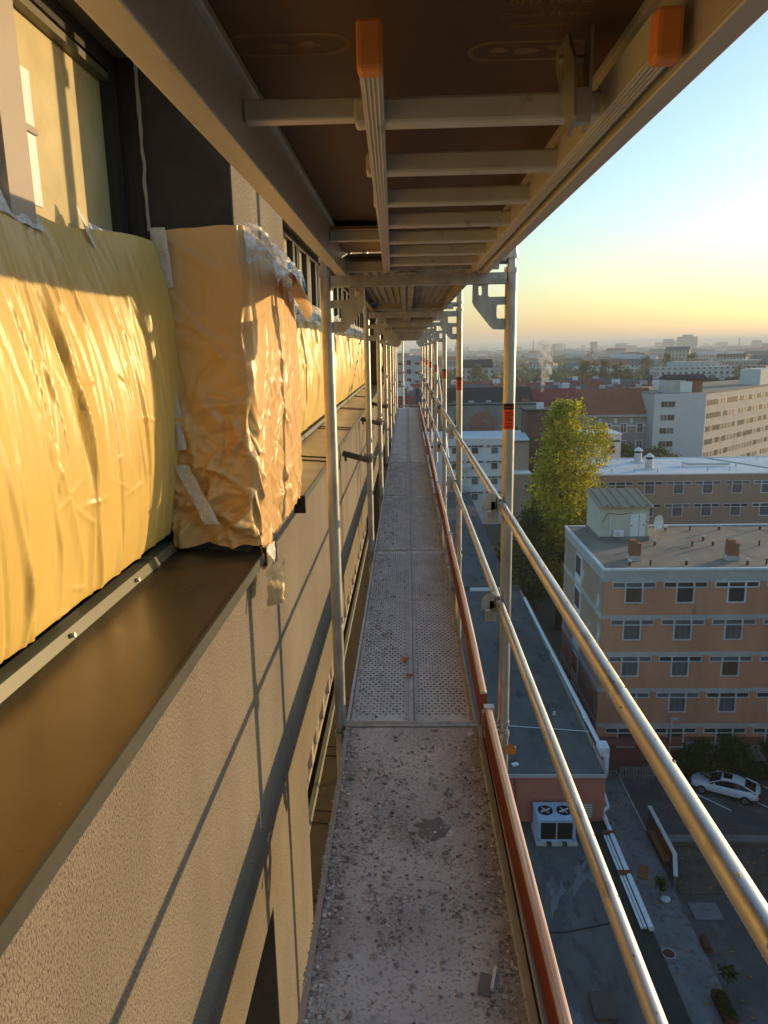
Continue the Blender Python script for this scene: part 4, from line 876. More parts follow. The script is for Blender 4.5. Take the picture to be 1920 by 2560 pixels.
part('wall', MB().box(38.01,55.6,170,184,GZ,-14.0), M['pinkgrey'], gt)
part('cornice', MB().box(37.9,55.7,169.4,170,-14.05,-13.5), M['pale'], gt); part('string_course', MB().box(38.1,55.6,169.9,170,-16.3,-15.9), M['white'], gt)
part('roof', MB().add([(37.4,169.3,-13.5),(56,169.3,-13.5),(56,176,-8.0),(38.4,176,-8.0),(56,184.5,-13.5),(37.4,184.5,-13.5)],[(0,1,2,3),(3,2,4,5),(1,4,2),(0,3,5),(0,5,4,1)]), M['orangeroof'], gt)
for i, x in enumerate((41.9,45.4,48.9,52.6)):
    for z in (-17.6,-21.5):
        w = part('window', MB().box(x-.85,x+.85,169.86,170,z-.1,z+2.1), M['white'], gt); part('pane', MB().box(x-.55,x+.55,169.82,169.86,z+.05,z+1.9), M['darkglass'], w); part('window_bar', MB().box(x-.05,x+.05,169.80,169.82,z+.05,z+1.9).box(x-.55,x-.06,169.80,169.82,z+1.2,z+1.28).box(x+.06,x+.55,169.80,169.82,z+1.2,z+1.28), M['whitepaint'], w)
    part('attic_panel', MB().box(x+1.4,x+2.0,169.9,170,-15.6,-14.4), M['white'], gt)
for i in range(6): chim(gt, 40+2.8*i, 177, -8.6, random.uniform(.7,1.6), random.uniform(1.0,1.6))
# office slab
of = thing('office_block', 'pale multi storey office block with long ribbon windows on its angled facade', 'building', (60,170,GZ))
c0, c1, e = V((53.9,165,0)), V((65.0,165,0)), V((110.0,212,0)); dn = (e-c1).normalized(); nn = V((-dn.y,dn.x,0)); back = e+nn*18; bl = V((53.9,190,0))
def poly(z0, z1, off=0): 
    P = [c0,c1,e,back,bl]; return MB().prism([(p.x,p.y) for p in P],'z',z0,z1)
part('wall', poly(GZ,-9.0), M['officewarm'], of); part('roof', poly(-8.999,-8.75), M['bitumen2'], of)
part('end_wall', MB().box(53.9,65.0,164.9,164.999,GZ,-8.75), M['officewall'], of)
WOF = MB().box(0,1.55,-.06,.02,0,1.35).mesh('window', M['greyframe']); POF = MB().box(.08,.74,-.09,-.06,.08,1.27).box(.81,1.47,-.09,-.06,.08,1.27)
POFS = [POF.mesh('pane', M['curtain']), POF.mesh('pane', M['darkglass']), POF.mesh('pane', pm('amber_pane',(.13,.095,.05),(.07,.055,.035),scale=.5,rough=.3))]
ang = math.atan2(dn.y,dn.x); rnd = random.Random(3)
for r_ in range(6):
    for i in range(34):
        if rnd.random() < .03: continue
        p = c1+dn*(1.0+i*1.85); w = link('window', WOF, of); w.location = V((p.x,p.y,-11.6-2.9*r_))-ORG[of.name]; w.rotation_euler = (0,0,ang); link('pane', rnd.choice(POFS), w)
for r_ in range(4):
    for i in range(2):
        w = link('window', WOF, of); w.location = V((55.3+1.56*i,164.89,-11.7-2.9*r_))-ORG[of.name]; link('pane', rnd.choice(POFS), w)
pb = part('roof_room', MB().box(57,61.5,168,172,-8.749,-6.0), M['pale'], of); part('roof_panel', MB().box(60.2,62.8,167.6,167.9,-8.7,-6.3), M['whitepaint'], of)
part('roof_shed', MB().box(61.6,66,170,174,-8.749,-5.8), pm('brick_orange',(.42,.22,.12),rough=.9), of); part('shed_roof', gable(58,66.2,168.5,174.2,-5.79,-4.9), M['brownroof'], of)
part('lift_room', MB().obox(V((92,200,-6.8)),12,5,4,ang), M['officewall'], of)
# ================================================================ trees
def crown(env, n, ls, seed, clump=26, spread=.55):
    """leaf faces in clumps inside an envelope; env(rnd) -> point"""
    r = random.Random(seed); m = MB(); vs_, fs = [], []
    for c in range(n//clump):
        p = env(r)
        for k in range(clump):
            q = p+V((r.gauss(0,spread),r.gauss(0,spread),r.gauss(0,spread*.9)))
            a = V((r.uniform(-1,1),r.uniform(-1,1),r.uniform(-1,1))).normalized(); b = a.orthogonal().normalized(); s = ls*r.uniform(.6,1.3)
            i = len(vs_); vs_ += [q-a*s*.5, q+b*s*.32, q+a*s*.5, q-b*s*.32]; fs.append((i,i+1,i+2,i+3))
    m.v = [tuple(v) for v in vs_]; m.f = fs; return m
def tree(name, label, cat, x, y, zb, h, rad, n, ls, mat, seed, prof=None, group=None, trunk=True, spread=.5, bare=.15, limbs=7, upright=.35):
    t = thing(name, label, cat, (x,y,zb), 0, group); r0 = random.Random(seed+1)
    prof = prof or (lambda f: math.sin(math.pi*min(1,f*.93+.05))**.7)
    lobes = [(r0.uniform(0,6.28), r0.uniform(.15,.95), r0.uniform(.75,1.2)) for _ in range(9)]
    def env(r):
        for _ in range(20):
            f = r.random(); a = r.uniform(0,6.28); k = prof(f)
            lo = 1+.28*sum(math.cos(a-la)*math.exp(-((f-lf)/.12)**2)*ls_ for la,lf,ls_ in lobes)
            q = (r.random()**.45)*rad*k*lo
            p = V((q*math.cos(a), q*math.sin(a), h*(bare+(1-bare)*f)))
            if nz(p.x*.6+seed, p.y*.6, p.z*.4) > -.22: return p
        return p
    part('crown', crown(env, n, ls, seed, spread=spread), mat, t, world=False)
    if trunk:
        tm = MB().tube((0,0,0),(0,0,h*.5),h*.020+.06,h*.012+.03,n=8).tube((0,0,h*.5),(0,0,h*.93),h*.012+.03,.02,n=8)
        for i in range(limbs):
            z = h*(.12+.6*i/limbs); a = i*2.4; l = rad*.9
            tm.tube((0,0,z),(l*math.cos(a)*.8,l*math.sin(a)*.8,min(h*.9,z+l/upright*.5)),h*.007+.02,.015,n=6)
        part('trunk', tm, M['bark'], t, world=False)
    return t
tree('poplar_tree', 'tall yellow green poplar beside the brick tower', 'tree', 17.0, 80, GZ, 25.2, 3.6, 28000, .36, M['leaf1'], 3, lambda f: (min(1,f*2.0+.5))*(1-max(0,(f-.68)/.32)**2.2*.72)*(1+.10*math.sin(f*17)), spread=.42, bare=.2, limbs=16, upright=.16)
tree('young_tree', 'smaller dark green tree low to the left of the poplar', 'tree', 13.0, 78, GZ, 14.0, 2.2, 6000, .32, M['leaf2'], 14, spread=.4, bare=.2)
for i, (x, y, h, r) in enumerate(((21.6,50.2,2.6,1.5),(23.8,50.25,3.2,1.7),(26.2,50.2,2.4,1.5),(19.9,50.3,1.6,.8))):
    tree('shrub', ['bushy shrub behind the front of the white car','tall shrub behind the roof of the white car','shrub behind the tail of the white car','small low shrub left of the parked car'][i], 'shrub', x, y, GZ, h, r, 3200, .17, M['leaf2'], 40+i, bare=.05, spread=.22, limbs=4)
for i, (x, y, h, r) in enumerate(((38,160,8.2,6),(46,159,9.0,7),(53,158,8.4,6),(31,158,7.5,4))):
    tree('garden_tree', ['dark bushy tree below the orange roof house','yellowish tree in front of the office block corner','rounded tree beside the office block wall','dark tree right of the white block'][i], 'tree', x, y, GZ, h+1.2, r, 3000, .6, M['leaf3'], 50+i, spread=.6)
ivy = tree('wall_shrub', 'dark climbing shrub against the bare party wall', 'shrub', 9.6, 149.0, -19, 6.0, 1.2, 1500, .4, M['leaf2'], 66, trunk=True, spread=.35)
cy_ = tree('yard_tree', 'dark tree between the hall roof and the beige annexe', 'tree', 11.7, 88, GZ, 8.0, 1.3, 2500, .3, M['leaf2'], 70)
# ---------------------------------------------------------------- courtyard objects
car = thing('parked_car', 'white two door coupe with dark glass parked between white lines', 'car', (22.3,48.05,GZ+.02), math.atan2(-2.05,3.75))
ST = [(-2.28,.52,.42,.62,.62),(-2.15,.78,.30,.72,.68),(-1.6,.88,.26,.86,.80),(-.9,.90,.24,.93,.86),(0,.90,.24,.95,.88),(.9,.91,.24,.97,.90),(1.6,.90,.28,1.0,.90),(2.1,.84,.34,.98,.86),(2.28,.70,.45,.86,.76)]
body = MB(); n = 12
for k, (x, w, zl, zt, zs) in enumerate(ST):
    body.v += [(x,-w*.8,zl),(x,-w,zl+.12),(x,-w*1.01,(zl+zs)/2),(x,-w*.97,zs),(x,-w*.78,zt),(x,-w*.3,zt+.03),(x,w*.3,zt+.03),(x,w*.78,zt),(x,w*.97,zs),(x,w*1.01,(zl+zs)/2),(x,w,zl+.12),(x,w*.8,zl)]
    if k: 
        for j in range(n): a = (k-1)*n; body.f.append((a+j,a+(j+1)%n,a+n+(j+1)%n,a+n+j))
body.f += [tuple(range(n)), tuple(range((len(ST)-1)*n, len(ST)*n))]
bd = part('body', body, M['carpaint'], car, smooth='all', world=False); md = bd.modifiers.new('sub','SUBSURF'); md.levels = md.render_levels = 1
gh = MB(); GS = [(-1.0,.76,.93,.02),(-.28,.66,1.30,0),(.15,.64,1.37,0),(.75,.62,1.36,0),(1.25,.60,1.24,0),(1.95,.68,1.0,0)]
roofm = MB(); RS = GS[1:5]
def gsec(x, w, z): return [(x,-.80 if z < 1.05 else -.80+.02,.90),(x,-w,z-.05),(x,-w*.75,z),(x,w*.75,z),(x,w,z-.05),(x,.80,.90)]
for k, g in enumerate(GS):
    gh.v += gsec(g[0],g[1],g[2])
    if k:
        for j in range(5): a = (k-1)*6; gh.f.append((a+j,a+j+1,a+6+j+1,a+6+j))
gg = part('glasshouse', gh, M['carglass'], car, smooth=True, world=False)
for k, g in enumerate(RS):
    x, w, z, _ = g; roofm.v += [(x,-w-.012,z-.06),(x,-w*.76,z+.014),(x,w*.76,z+.014),(x,w+.012,z-.06)]
    if k:
        for j in range(3): a = (k-1)*4; roofm.f.append((a+j,a+j+1,a+4+j+1,a+4+j))
rfm = part('roof', roofm, M['carpaint'], car, smooth='all', world=False)
part('sunroof', MB().box(-.15,.42,-.36,.36,1.379,1.396), M['carglass'], rfm, world=False)
for s in (-1,1):
    part('pillar', MB().tube((-1.02,s*.77,.95),(-.28,s*.66,1.27),.035,n=6).tube((1.25,s*.62,1.22),(1.98,s*.72,.98),.05,n=6), M['carpaint'], car, world=False)
    part('mirror', MB().obox((-.65,s*.98,1.0),.12,.2,.12), M['carpaint'], car, world=False)
    part('tail_lamp', MB().obox((2.2,s*.62,.80),.16,.34,.14,-s*.25), M['tail'], car, world=False)
    part('headlamp', MB().obox((-2.16,s*.58,.62),.16,.34,.10,s*.4), M['carglass'], car, world=False)
    for x in (-1.42,1.38):
        w = part('wheel', MB().tube((x,s*.70,.32),(x,s*.915,.32),.325,n=20), M['tyre'], car, smooth=True, world=False); part('rim', MB().tube((x,s*.90,.32),(x,s*.922,.32),.22,n=10), M['rim'], w, world=False)
fn = thing('slat_fence', 'grey vertical plank fence at the end of the yard path', 'fence', (16.5,49.7,GZ))
for i in range(13):
    x = 15.3+i*.2+.015*math.sin(i*5); part('plank', MB().box(x,x+.15,49.65,49.68,GZ,GZ+1.15+.06*math.sin(i*3.3)), M['greywood'], fn)
part('rail', MB().box(15.2,18.0,49.69,49.73,GZ+.3,GZ+.38).box(15.2,18.0,49.69,49.73,GZ+.85,GZ+.93), M['greywood'], fn)
cn = thing('entrance_canopy', 'small red roofed entrance canopy at the corner of the orange building', 'canopy', (15,50,GZ))
part('roof', MB().box(13.2,19,50.0,50.9,GZ+2.6,GZ+2.75), M['pinkplinth'], cn); part('rail', MB().path([(13.3,50.05,GZ+3.2),(18.9,50.05,GZ+3.2)],.03,6), M['rust'], cn)
for x in (13.4,18.8): part('post', MB().tube((x,50.1,GZ),(x,50.1,GZ+3.2),.05,n=8), M['rust'], cn)
rw = thing('retaining_wall', 'low rubble retaining wall below the car park', 'wall', (19,42.4,GZ))
part('stones', MB().box(16.4,40,42.0,42.58,GZ-.02,GZ+.25), M['stone'], rw); part('coping', MB().box(16.4,40,42.3,42.9,GZ+.251,GZ+.36), M['concrete'], rw)
ts = solo('yard_terrace', MB().box(15.6,40,37.9,42.0,GZ-.02,GZ+.10), M['stone'], 'rough brown terrace strip under the retaining wall', 'terrace')
bw = thing('bench_wall', 'angled white topped garden wall with wooden bench backs', 'wall', (15.9,42,GZ))
part('wall', MB().box(15.85,16.0,40.1,44.8,GZ,GZ+1.05), M['greyrender'], bw); part('coping', MB().box(15.8,16.05,40.05,44.85,GZ+1.051,GZ+1.15), M['whitepaint'], bw)
part('return_wall', MB().obox((15.65,39.15,GZ+.5),.15,2.0,1.0,R(-18)), M['greyrender'], bw); part('return_coping', MB().obox((15.65,39.15,GZ+1.05),.25,2.1,.09,R(-18)), M['whitepaint'], bw)
be = thing('wooden_bench', 'orange brown wooden bench leaning along the garden wall', 'bench', (15.4,41.3,GZ))
for i in range(4): part('slat', MB().box(15.35+.10*i,15.43+.10*i,40.2,43.2,GZ+.44,GZ+.48), M['timber'], be)
for i in range(3): part('back_slat', MB().box(15.76,15.80,40.2,43.2,GZ+.62+.16*i,GZ+.74+.16*i), M['timber'], be)
for y in (40.4,41.7,43.0): part('leg', MB().box(15.35,15.79,y-.04,y+.04,GZ+.06,GZ+.439), M['timber'], be)
solo('timber_board', MB().obox((14.0,39.7,GZ+.09),.55,1.3,.05,R(-20)), M['timber'], 'loose orange board lying on the concrete path', 'board')
bagm = MB().grid(12,8,lambda u,v:(14.5+.32*math.cos(u*6.283)*math.sin(v*3.1416),37.3+.24*math.sin(u*6.283)*math.sin(v*3.1416)*(1+.2*math.sin(u*19)),GZ+.2-.16*math.cos(v*3.1416)))
solo('plastic_bag', bagm, M['whitepaint'], 'small pale plastic bag on the path corner', 'bag', smooth='all')
sl_ = solo('concrete_slab', MB().box(15.7,17.3,35.9,37.2,GZ+.012,GZ+.10), M['concrete'], 'square concrete slab set in the yard', 'slab', bev=.02)
solo('log_stump', MB().tube((15.5,33.6,GZ+.2),(15.55,34.5,GZ+.22),.22,.19,n=12), M['rust'], 'dark brown log lying at the edge of the path', 'log', smooth=True)
pl = thing('planter', 'wooden planter box full of green plants near the path', 'planter', (14.9,30.1,GZ))
part('box', MB().box(14.55,15.15,29.2,30.9,GZ+.06,GZ+.45), M['rust'], pl)
part('plants', crown(lambda r: V((r.uniform(14.6,15.1),r.uniform(29.3,30.8),GZ+.5)),1600,.12,5,spread=.08), M['leaf2'], pl)
for i, (x, y, h) in enumerate(((15.35,31.0,1.3),(14.3,37.6,1.1))):
    t = thing('potted_plant', ['thin leafy plant next to the planter box','thin small sapling near the plastic bag'][i], 'plant', (x,y,GZ))
    part('stem', MB().tube((x,y,GZ),(x,y,GZ+h),.02,n=6), M['bark'], t); part('leaves', crown(lambda r: V((x+r.uniform(-.2,.2),y+r.uniform(-.2,.2),GZ+h)),180,.2,9+i,spread=.15), M['leaf2'], t)
lp = thing('yard_lamp', 'slim grey lamp post by the orange building', 'lamp', (19.1,50.4,GZ))
part('pole', MB().tube((19.1,50.4,GZ),(19.1,50.4,GZ+4.6),.05,n=8), M['greyframe'], lp); part('head', MB().obox((19.25,50.2,GZ+4.65),.5,.3,.12), M['pale'], lp)

fl = MB(); rl = random.Random(17)
for i in range(900):
    x, y = rl.uniform(11.2,27), rl.uniform(27,50.5); s_ = rl.uniform(.05,.13); a_ = rl.uniform(0,6.28)
    if rl.random() > .5+nz(x*.5,y*.5,2): continue
    fl.add([(x+s_*math.cos(a_),y+s_*math.sin(a_),GZ+.10),(x+s_*math.cos(a_+1.6)*.6,y+s_*math.sin(a_+1.6)*.6,GZ+.12),(x-s_*math.cos(a_),y-s_*math.sin(a_),GZ+.10),(x-s_*math.cos(a_+1.6)*.6,y-s_*math.sin(a_+1.6)*.6,GZ+.115)],[(0,1,2,3)])
structure('fallen_leaves', fl, M['leafdry'], kind='stuff')
for i, (x, y) in enumerate(((13.4,33.5),(13.1,44.5),(18.6,45.2))):
    t = thing('manhole_cover', ['round cover in the path below the pipes','round cover in the path near the red wall','round cover in the car park asphalt'][i], 'manhole cover', (x,y,GZ+.06))
    part('ring', MB().ring((x,y,GZ+(.061 if i < 2 else .021)),(0,0,1),.30,.38,.02,18), M['pale'], t); part('lid', MB().tube((x,y,GZ+(.061 if i < 2 else .021)),(x,y,GZ+(.075 if i < 2 else .035)),.30,n=18), M['rust'], t)
# ================================================================ the city beyond
rc = random.Random(21)
CITYW = [pm('city_wall_%d' % i, c, tuple(k*.85 for k in c), scale=.12, rough=.9) for i, c in enumerate(((.48,.43,.36),(.40,.36,.31),(.56,.54,.50),(.36,.30,.25),(.52,.45,.34)))]
def winmat(name, c):
    """far walls: rows of small dark windows too small to build singly"""
    m = pm(name, c, tuple(k*.88 for k in c), scale=.1, rough=.9); nt = m.node_tree; N = nt.nodes; L = nt.links; b = N['Principled BSDF']
    tc = N.new('ShaderNodeTexCoord'); sp = N.new('ShaderNodeSeparateXYZ'); L.new(tc.outputs['Object'], sp.inputs[0])
    def stripe(src, per, duty):
        d_ = N.new('ShaderNodeMath'); d_.operation = 'DIVIDE'; d_.inputs[1].default_value = per; L.new(src, d_.inputs[0])
        f = N.new('ShaderNodeMath'); f.operation = 'FRACT'; L.new(d_.outputs[0], f.inputs[0]); g = N.new('ShaderNodeMath'); g.operation = 'LESS_THAN'; g.inputs[1].default_value = duty; L.new(f.outputs[0], g.inputs[0]); return g.outputs[0]
    ax = N.new('ShaderNodeMath'); ax.operation = 'ADD'; L.new(sp.outputs['X'], ax.inputs[0]); L.new(sp.outputs['Y'], ax.inputs[1])
    a = stripe(ax.outputs[0], 3.2, .42); z = stripe(sp.outputs['Z'], 3.0, .5); mu = N.new('ShaderNodeMath'); mu.operation = 'MULTIPLY'; L.new(a, mu.inputs[0]); L.new(z, mu.inputs[1])
    ge = N.new('ShaderNodeNewGeometry'); s2 = N.new('ShaderNodeSeparateXYZ'); L.new(ge.outputs['Normal'], s2.inputs[0]); up = N.new('ShaderNodeMath'); up.operation = 'LESS_THAN'; up.inputs[1].default_value = .5; L.new(s2.outputs['Z'], up.inputs[0])
    m2 = N.new('ShaderNodeMath'); m2.operation = 'MULTIPLY'; L.new(mu.outputs[0], m2.inputs[0]); L.new(up.outputs[0], m2.inputs[1])
    mx = N.new('ShaderNodeMix'); mx.data_type = 'RGBA'; mx.inputs['B'].default_value = (.09,.085,.08,1); old = b.inputs['Base Color'].links[0].from_socket
    L.new(m2.outputs[0], mx.inputs['Factor']); L.new(old, mx.inputs['A']); L.new(mx.outputs['Result'], b.inputs['Base Color']); return m
WM = [winmat('far_facade_%d' % i, c) for i, c in enumerate(((.50,.46,.40),(.58,.56,.52),(.44,.38,.31),(.38,.36,.34)))]
RM = [M['brownroof'], M['redroof'], M['orangeroof'], pm('grey_far_roof',(.16,.15,.14),rough=.9), M['pale']]
# rooftops right behind the tenements
k = 0
for row, (yy, zt) in enumerate(((196,-9.4),(216,-9.3),(240,-9.6),(266,-10))):
    x = -6; col = -1
    while x < yy*.46:
        w = rc.uniform(11,17); col += 1
        if not (row == 0 and x > 50):
            zz = zt+rc.uniform(-1.0,.8)
            t = thing('city_house', 'chimneyed tenement, %s from the left in the %s row behind the red roofs' % (ORN[col], ORN[row]), 'building', (x+w/2,yy,GZ), 0, 'tenements behind the red roofs, row %d' % (row+1))
            part('wall', MB().box(x,x+w-.4,yy,yy+12,GZ,zz-3), rc.choice(WM), t); part('roof', gable(x,x+w-.4,yy,yy+12,zz-3.1,zz), rc.choice(RM[:4]), t)
            for c in range(rc.randint(2,4)): chim(t, x+rc.uniform(1,w-1.4), yy+rc.uniform(3.5,6), zz-1, rc.uniform(.6,2.2), rc.uniform(.8,1.7), .8)
            if rc.random() < .45: a_ = x+rc.uniform(1,w-4); part('roof_box', MB().box(a_,a_+rc.uniform(1.5,3),yy+3,yy+5,zz-1.5,zz+rc.uniform(.3,.9)), M['whitepaint'], t)
            k += 1
        x += w
def block(x, y, w, d_, zt, label, mat, roofm, rz=0, cat='building', flat=True, group=None, name='distant_block'):
    t = thing(name, label, cat, (x,y,GZ), rz, group); h = zt-GZ
    part('wall', MB().box(-w/2,w/2,-d_/2,d_/2,0,h), mat, t, world=False)
    if flat: part('roof', MB().box(-w/2+.3,w/2-.3,-d_/2+.3,d_/2-.3,h,h+.5), roofm, t, world=False)
    else: part('roof', gable(-w/2,w/2,-d_/2,d_/2,h,h+d_*.3), roofm, t, world=False)
    return t
ab = block(.5, 262, 14, 12, -.8, 'pale apartment block with balconies seen past the far end of the walkway', CITYW[2], M['pale'], 0, 'apartment block', name='apartment_block')
for f in range(7):
    for c in range(5):
        x = -5.6+c*2.8
        if c in (1,3): bq = part('balcony', MB().box(x-1.1,x+1.1,-6.9,-6.01,28.2-3*f-1.2,28.2-3*f-.2), M['pale'], ab, world=False)
        part('window', MB().box(x-.7,x+.7,-6.06,-6.0,26.2-3*f+.1,26.2-3*f+1.6), M['darkglass'], ab, world=False)
rh = thing('distant_red_roof', 'broad dark red roof at the far end of the walkway', 'building', (0,186,GZ)); part('wall', MB().box(-14,6,180,192,GZ,-15), CITYW[1], rh); part('roof', gable(-14,6,180,192,-14.8,-9.6), M['redroof'], rh)
for x in (-2.6,-.2,2.2): chim(rh, x, 182.5, -12.8, .8, 1.4)
block(39, 424, 16, 14, -8.6, 'white terraced houses with dark roofs left of the smoke', WM[1], M['brownroof'], 0, flat=False, name='white_terrace')
block(160, 430, 42, 14, -11.0, 'long low white building with pale roof behind the autumn trees', WM[1], M['pale'], 0, name='long_white_building')
block(166, 445, 26, 12, -8.6, 'upper storey block stepping up behind the long white building', WM[1], M['pale'], 0, name='long_white_building')
block(176, 345, 9, 9, -3.5, 'dark brown gabled building near the right edge', CITYW[3], M['brownroof'], .4, flat=False, name='brown_house')
block(911, 2500, 54, 30, 26, 'larger of the two tower blocks on the skyline', CITYW[3], M['pale'], .15, 'tower block', name='tower_block')
block(871, 2560, 24, 26, 20, 'smaller tower block left of the large one on the skyline', CITYW[1], M['pale'], .1, 'tower block', name='tower_block')
part('roof_room', MB().box(-14,14,-8,8,26-GZ,33-GZ), CITYW[3], [o for o in bpy.data.objects if o.name.startswith('tower_block') and not o.parent][0], world=False)
ch = thing('church', 'distant church with tall pointed spire on the plain', 'church', (363,1500,GZ))
part('nave', gable(352,384,1502,1518,-22,-13), M['brownroof'], ch); part('tower', MB().box(359,367,1496,1503,GZ,-16), CITYW[2], ch); part('spire', MB().tube((363,1499.5,-16),(363,1499.5,0),4.2,.1,n=8), M['brownroof'], ch)
cs = thing('twin_spired_church', 'hazy twin spired church seen between the scaffold posts', 'church', (100,1900,GZ)); part('nave', MB().box(92,120,1890,1910,GZ,-6), CITYW[3], cs)
for x in (94,121): part('spire', MB().tube((x,1900,-8),(x,1900,16),4,.2,n=8), CITYW[3], cs)
for i, (x, y, z) in enumerate(((430,2600,24),(640,3100,14),(1250,2900,24))):
    solo('chimney_stack', MB().tube((x,y,GZ),(x,y,z),3.2,2.0,n=10), CITYW[3], ['tall thin factory chimney left of the church spire','faint factory chimney right of the church spire','thin mast at the far right skyline'][i], 'chimney')
# distant buildings one can still tell apart
LAB = ['pale flat roofed building in the hazy middle distance','cream walled building in the hazy middle distance','brown walled building in the hazy middle distance','grey walled building in the hazy middle distance']
nb = 0
while nb < 230:
    y = 300*(2600/300)**rc.random(); x = y*rc.uniform(-.06,.58)
    if y < 620 and rc.random() < .8: continue
    if y < 520 and x < 200: continue
    w = rc.uniform(10,30)*(1+y/2500); d_ = rc.uniform(10,16); i = rc.randrange(4); fl = rc.random() < .45
    zt = min(-11-rc.random()*9 + (rc.random() < .06)*8, -1.0-y*.003) if y < 1500 else -16+rc.uniform(-5,7)
    block(x, y, w, d_, zt, LAB[[1,0,2,3][i]], WM[i], rc.choice(RM), rc.uniform(-.7,.7), flat=fl, group='hazy mid distance buildings, '+['cream','pale','brown','grey'][i], name='distant_house'); nb += 1
fc = MB()
for i in range(2600):
    y = 2600*(9000/2600)**rc.random(); x = y*rc.uniform(-.08,.6); w = rc.uniform(14,60); d_ = rc.uniform(12,30); h = rc.choice((7,9,12,15,20))*rc.uniform(.8,1.2)+(rc.random() < .03)*25
    fc.box(x-w/2,x+w/2,y-d_/2,y+d_/2,GZ,GZ+h)
o = structure('far_city', fc, pm('far_city_walls',(.42,.38,.33),(.26,.23,.20),scale=.004,rough=.9,island=.5), kind='stuff'); tag(o,'far off mass of city buildings fading into haze','city')
# woodland as one mass of tree clumps, and the trees that stand out of it
wl = MB(); wv, wf = [], []
ICO = bmesh.new(); bmesh.ops.create_icosphere(ICO, subdivisions=1, radius=1); icv = [v.co.copy() for v in ICO.verts]; icf = [tuple(v.index for v in f.verts) for f in ICO.faces]; ICO.free()
for i in range(9000):
    y = 285*(4500/285)**(rc.random()**1.25); x = y*rc.uniform(-.07,.58)
    dens = nz(x*.004+3, y*.0022, 1.1)+.35
    if rc.random() > dens+.25: continue
    hh = rc.uniform(5,11)*(1+.2*(rc.random() < .1)); r_ = rc.uniform(2.5,5.0)*(1+y/2200)
    for c in range(3 if y < 900 else 1):
        n0 = len(wv); cx, cy2, cz = x+rc.uniform(-.6,.6)*r_, y+rc.uniform(-.6,.6)*r_, GZ+hh*rc.uniform(.6,1.0)
        for v in icv:
            q = 1+.35*nz(v.x*2+i, v.y*2+c, v.z*2); wv.append((cx+v.x*r_*q*.8, cy2+v.y*r_*q*.8, max(GZ, cz+v.z*hh*.45*q)))
        wf += [tuple(n0+j for j in f) for f in icf]
wl.v, wl.f = wv, wf
o = structure('woodland', wl, pm('woodland_canopy',(.085,.095,.025),(.16,.145,.035),scale=.03,rough=.95,island=.5,bump=1,bscale=.8,dist=1.0), kind='stuff'); tag(o,'mass of park and street trees spreading across the plain','trees')
for i in range(8):
    x = 96+3.6*i+rc.uniform(-.8,.8); h = 24-.55*i+rc.uniform(-2,2)
    tree('poplar_tree', 'dark poplar, %s from the left in the tall row beyond the chimney pots' % ORN[i], 'tree', x, 418+rc.uniform(-3,3), GZ, h+1, 2.8, 1500, .9, M['leaf3'], 80+i, lambda f: (min(1,f*3+.4))*(1-max(0,(f-.6)/.4)**2*.8), 'row of distant poplars', spread=.6, bare=.02, limbs=3)
for i, (x, y, h, r, m_, lab) in enumerate(((37.5,410,22.5,5,'leaf3','rounded green tree standing left of the smoke plume'),(72,330,15,9,'leaf1','wide yellow green tree right of the smoke plume'),(126,330,16,6,'leaf4','reddish brown tree in front of the long white building'),
      (133,325,14,6,'leaf1','yellow tree beside the reddish tree'),(158,330,17.5,8,'leaf1','broad yellow tree above the office block roof'),(150,480,24,6,'leaf3','left of three trees over the long white building'),(166,490,25,7,'leaf3','middle of three trees over the long white building'),(186,500,25,8,'leaf3','right of three trees over the long white building'),
      (3,236,17,4,'leaf3','olive tree in front of the pale apartment block'))):
    tree('park_tree', lab, 'tree', x, y, GZ, h, r, 2200, .9, M[m_], 100+i, spread=.8, bare=.1, limbs=4)
hl = MB()
for (yy, base, amp, s) in ((9300,14,30,1.0),(10500,34,50,2.0)):
    hl.grid(160, 1, lambda u, v: (-3500+13500*u, yy, GZ-5 if v == 0 else base-GZ*0+amp*(.5+.5*nz(u*5+s,s,0))+25*nz(u*19,s,2)*.3+u*30))
    hl.grid(160, 1, lambda u, v: (-3500+13500*u, yy+(900 if v == 0 else 0), GZ-5 if v == 0 else base+amp*(.5+.5*nz(u*5+s,s,0))+25*nz(u*19,s,2)*.3+u*30))
structure('hills', hl, pm('far_hills',(.07,.08,.04),(.05,.06,.035),scale=.001,rough=.95))
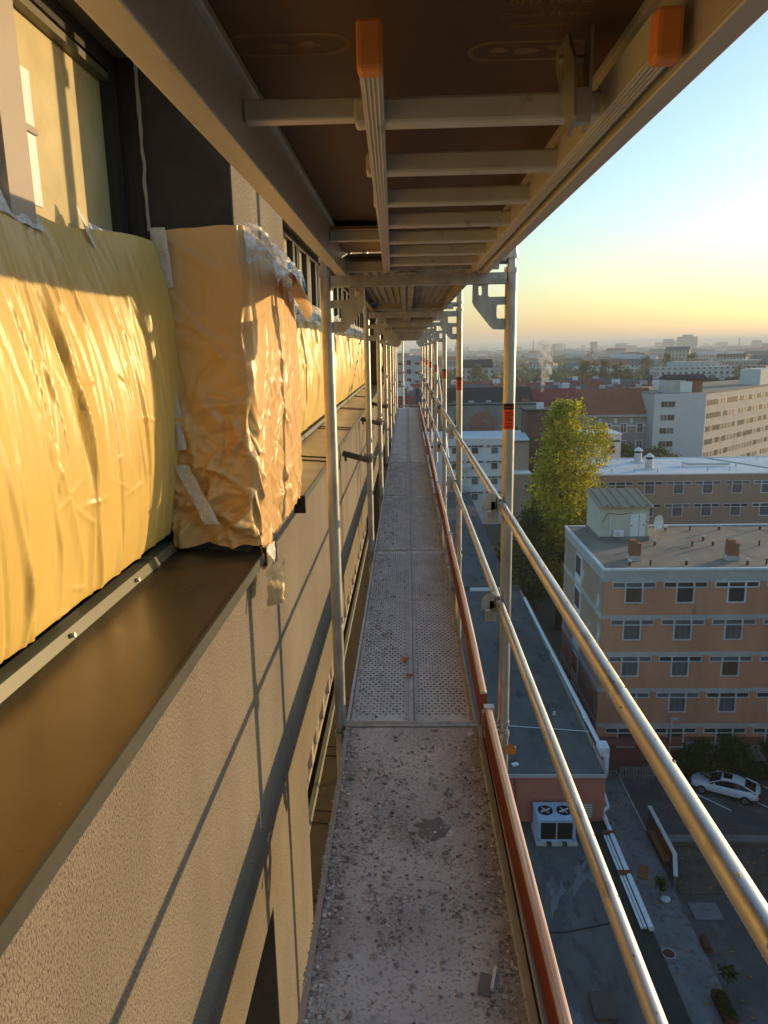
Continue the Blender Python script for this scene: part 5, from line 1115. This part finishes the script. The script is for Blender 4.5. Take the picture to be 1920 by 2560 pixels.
# smoke from a chimney
smk = MB()
for i in range(15):
    f = i/14; cx, cz = 29.8+1.2*math.sin(f*5)*f+1.6*f, -8.0+9.6*f; r_ = .45+1.7*f**.8
    n0 = len(smk.v)
    for v in icv: q = 1+.3*nz(v.x*3+i,v.y*3,v.z*3); smk.v.append((cx+v.x*r_*q+rc.uniform(-.1,.1), 168+v.y*r_*q, cz+v.z*r_*q*1.0))
    smk.f += [tuple(n0+j for j in fc_) for fc_ in icf]
sm = link('smoke', smk.mesh('smoke', None)); tag(sm, 'pale smoke plume rising from a chimney above the red roofs', 'smoke', kind='stuff')
rmd = sm.modifiers.new('merge','REMESH'); rmd.mode = 'VOXEL'; rmd.voxel_size = .22
vm = bpy.data.materials.new('smoke'); vm.use_nodes = True; N = vm.node_tree.nodes; L = vm.node_tree.links; N.clear()
pv = N.new('ShaderNodeVolumePrincipled'); pv.inputs['Color'].default_value = (.95,.92,.88,1); oo = N.new('ShaderNodeOutputMaterial'); L.new(pv.outputs[0], oo.inputs['Volume'])
tc = N.new('ShaderNodeTexCoord'); n1 = N.new('ShaderNodeTexNoise'); n1.inputs['Scale'].default_value = .9; n1.inputs['Detail'].default_value = 5; L.new(tc.outputs['Object'], n1.inputs['Vector'])
mr = N.new('ShaderNodeMapRange'); mr.inputs['From Min'].default_value = .46; mr.inputs['From Max'].default_value = .80; mr.inputs['To Max'].default_value = 1.6; L.new(n1.outputs['Fac'], mr.inputs[0]); L.new(mr.outputs[0], pv.inputs['Density'])
sm.data.materials.append(vm)
# haze: the air over the plain
hz = link('haze', MB().box(-4200,10200,-2500,11600,GZ-8,95).mesh('haze', None)); hz['kind'] = 'stuff'; hz['label'] = 'thin morning haze over the whole city'; hz['category'] = 'haze'
hm = bpy.data.materials.new('haze'); hm.use_nodes = True; N = hm.node_tree.nodes; L = hm.node_tree.links; N.clear()
pv = N.new('ShaderNodeVolumePrincipled'); pv.inputs['Color'].default_value = (.92,.93,.92,1); pv.inputs['Density'].default_value = 2.6e-4; pv.inputs['Anisotropy'].default_value = 0
oo = N.new('ShaderNodeOutputMaterial'); L.new(pv.outputs[0], oo.inputs['Volume']); hz.data.materials.append(hm)
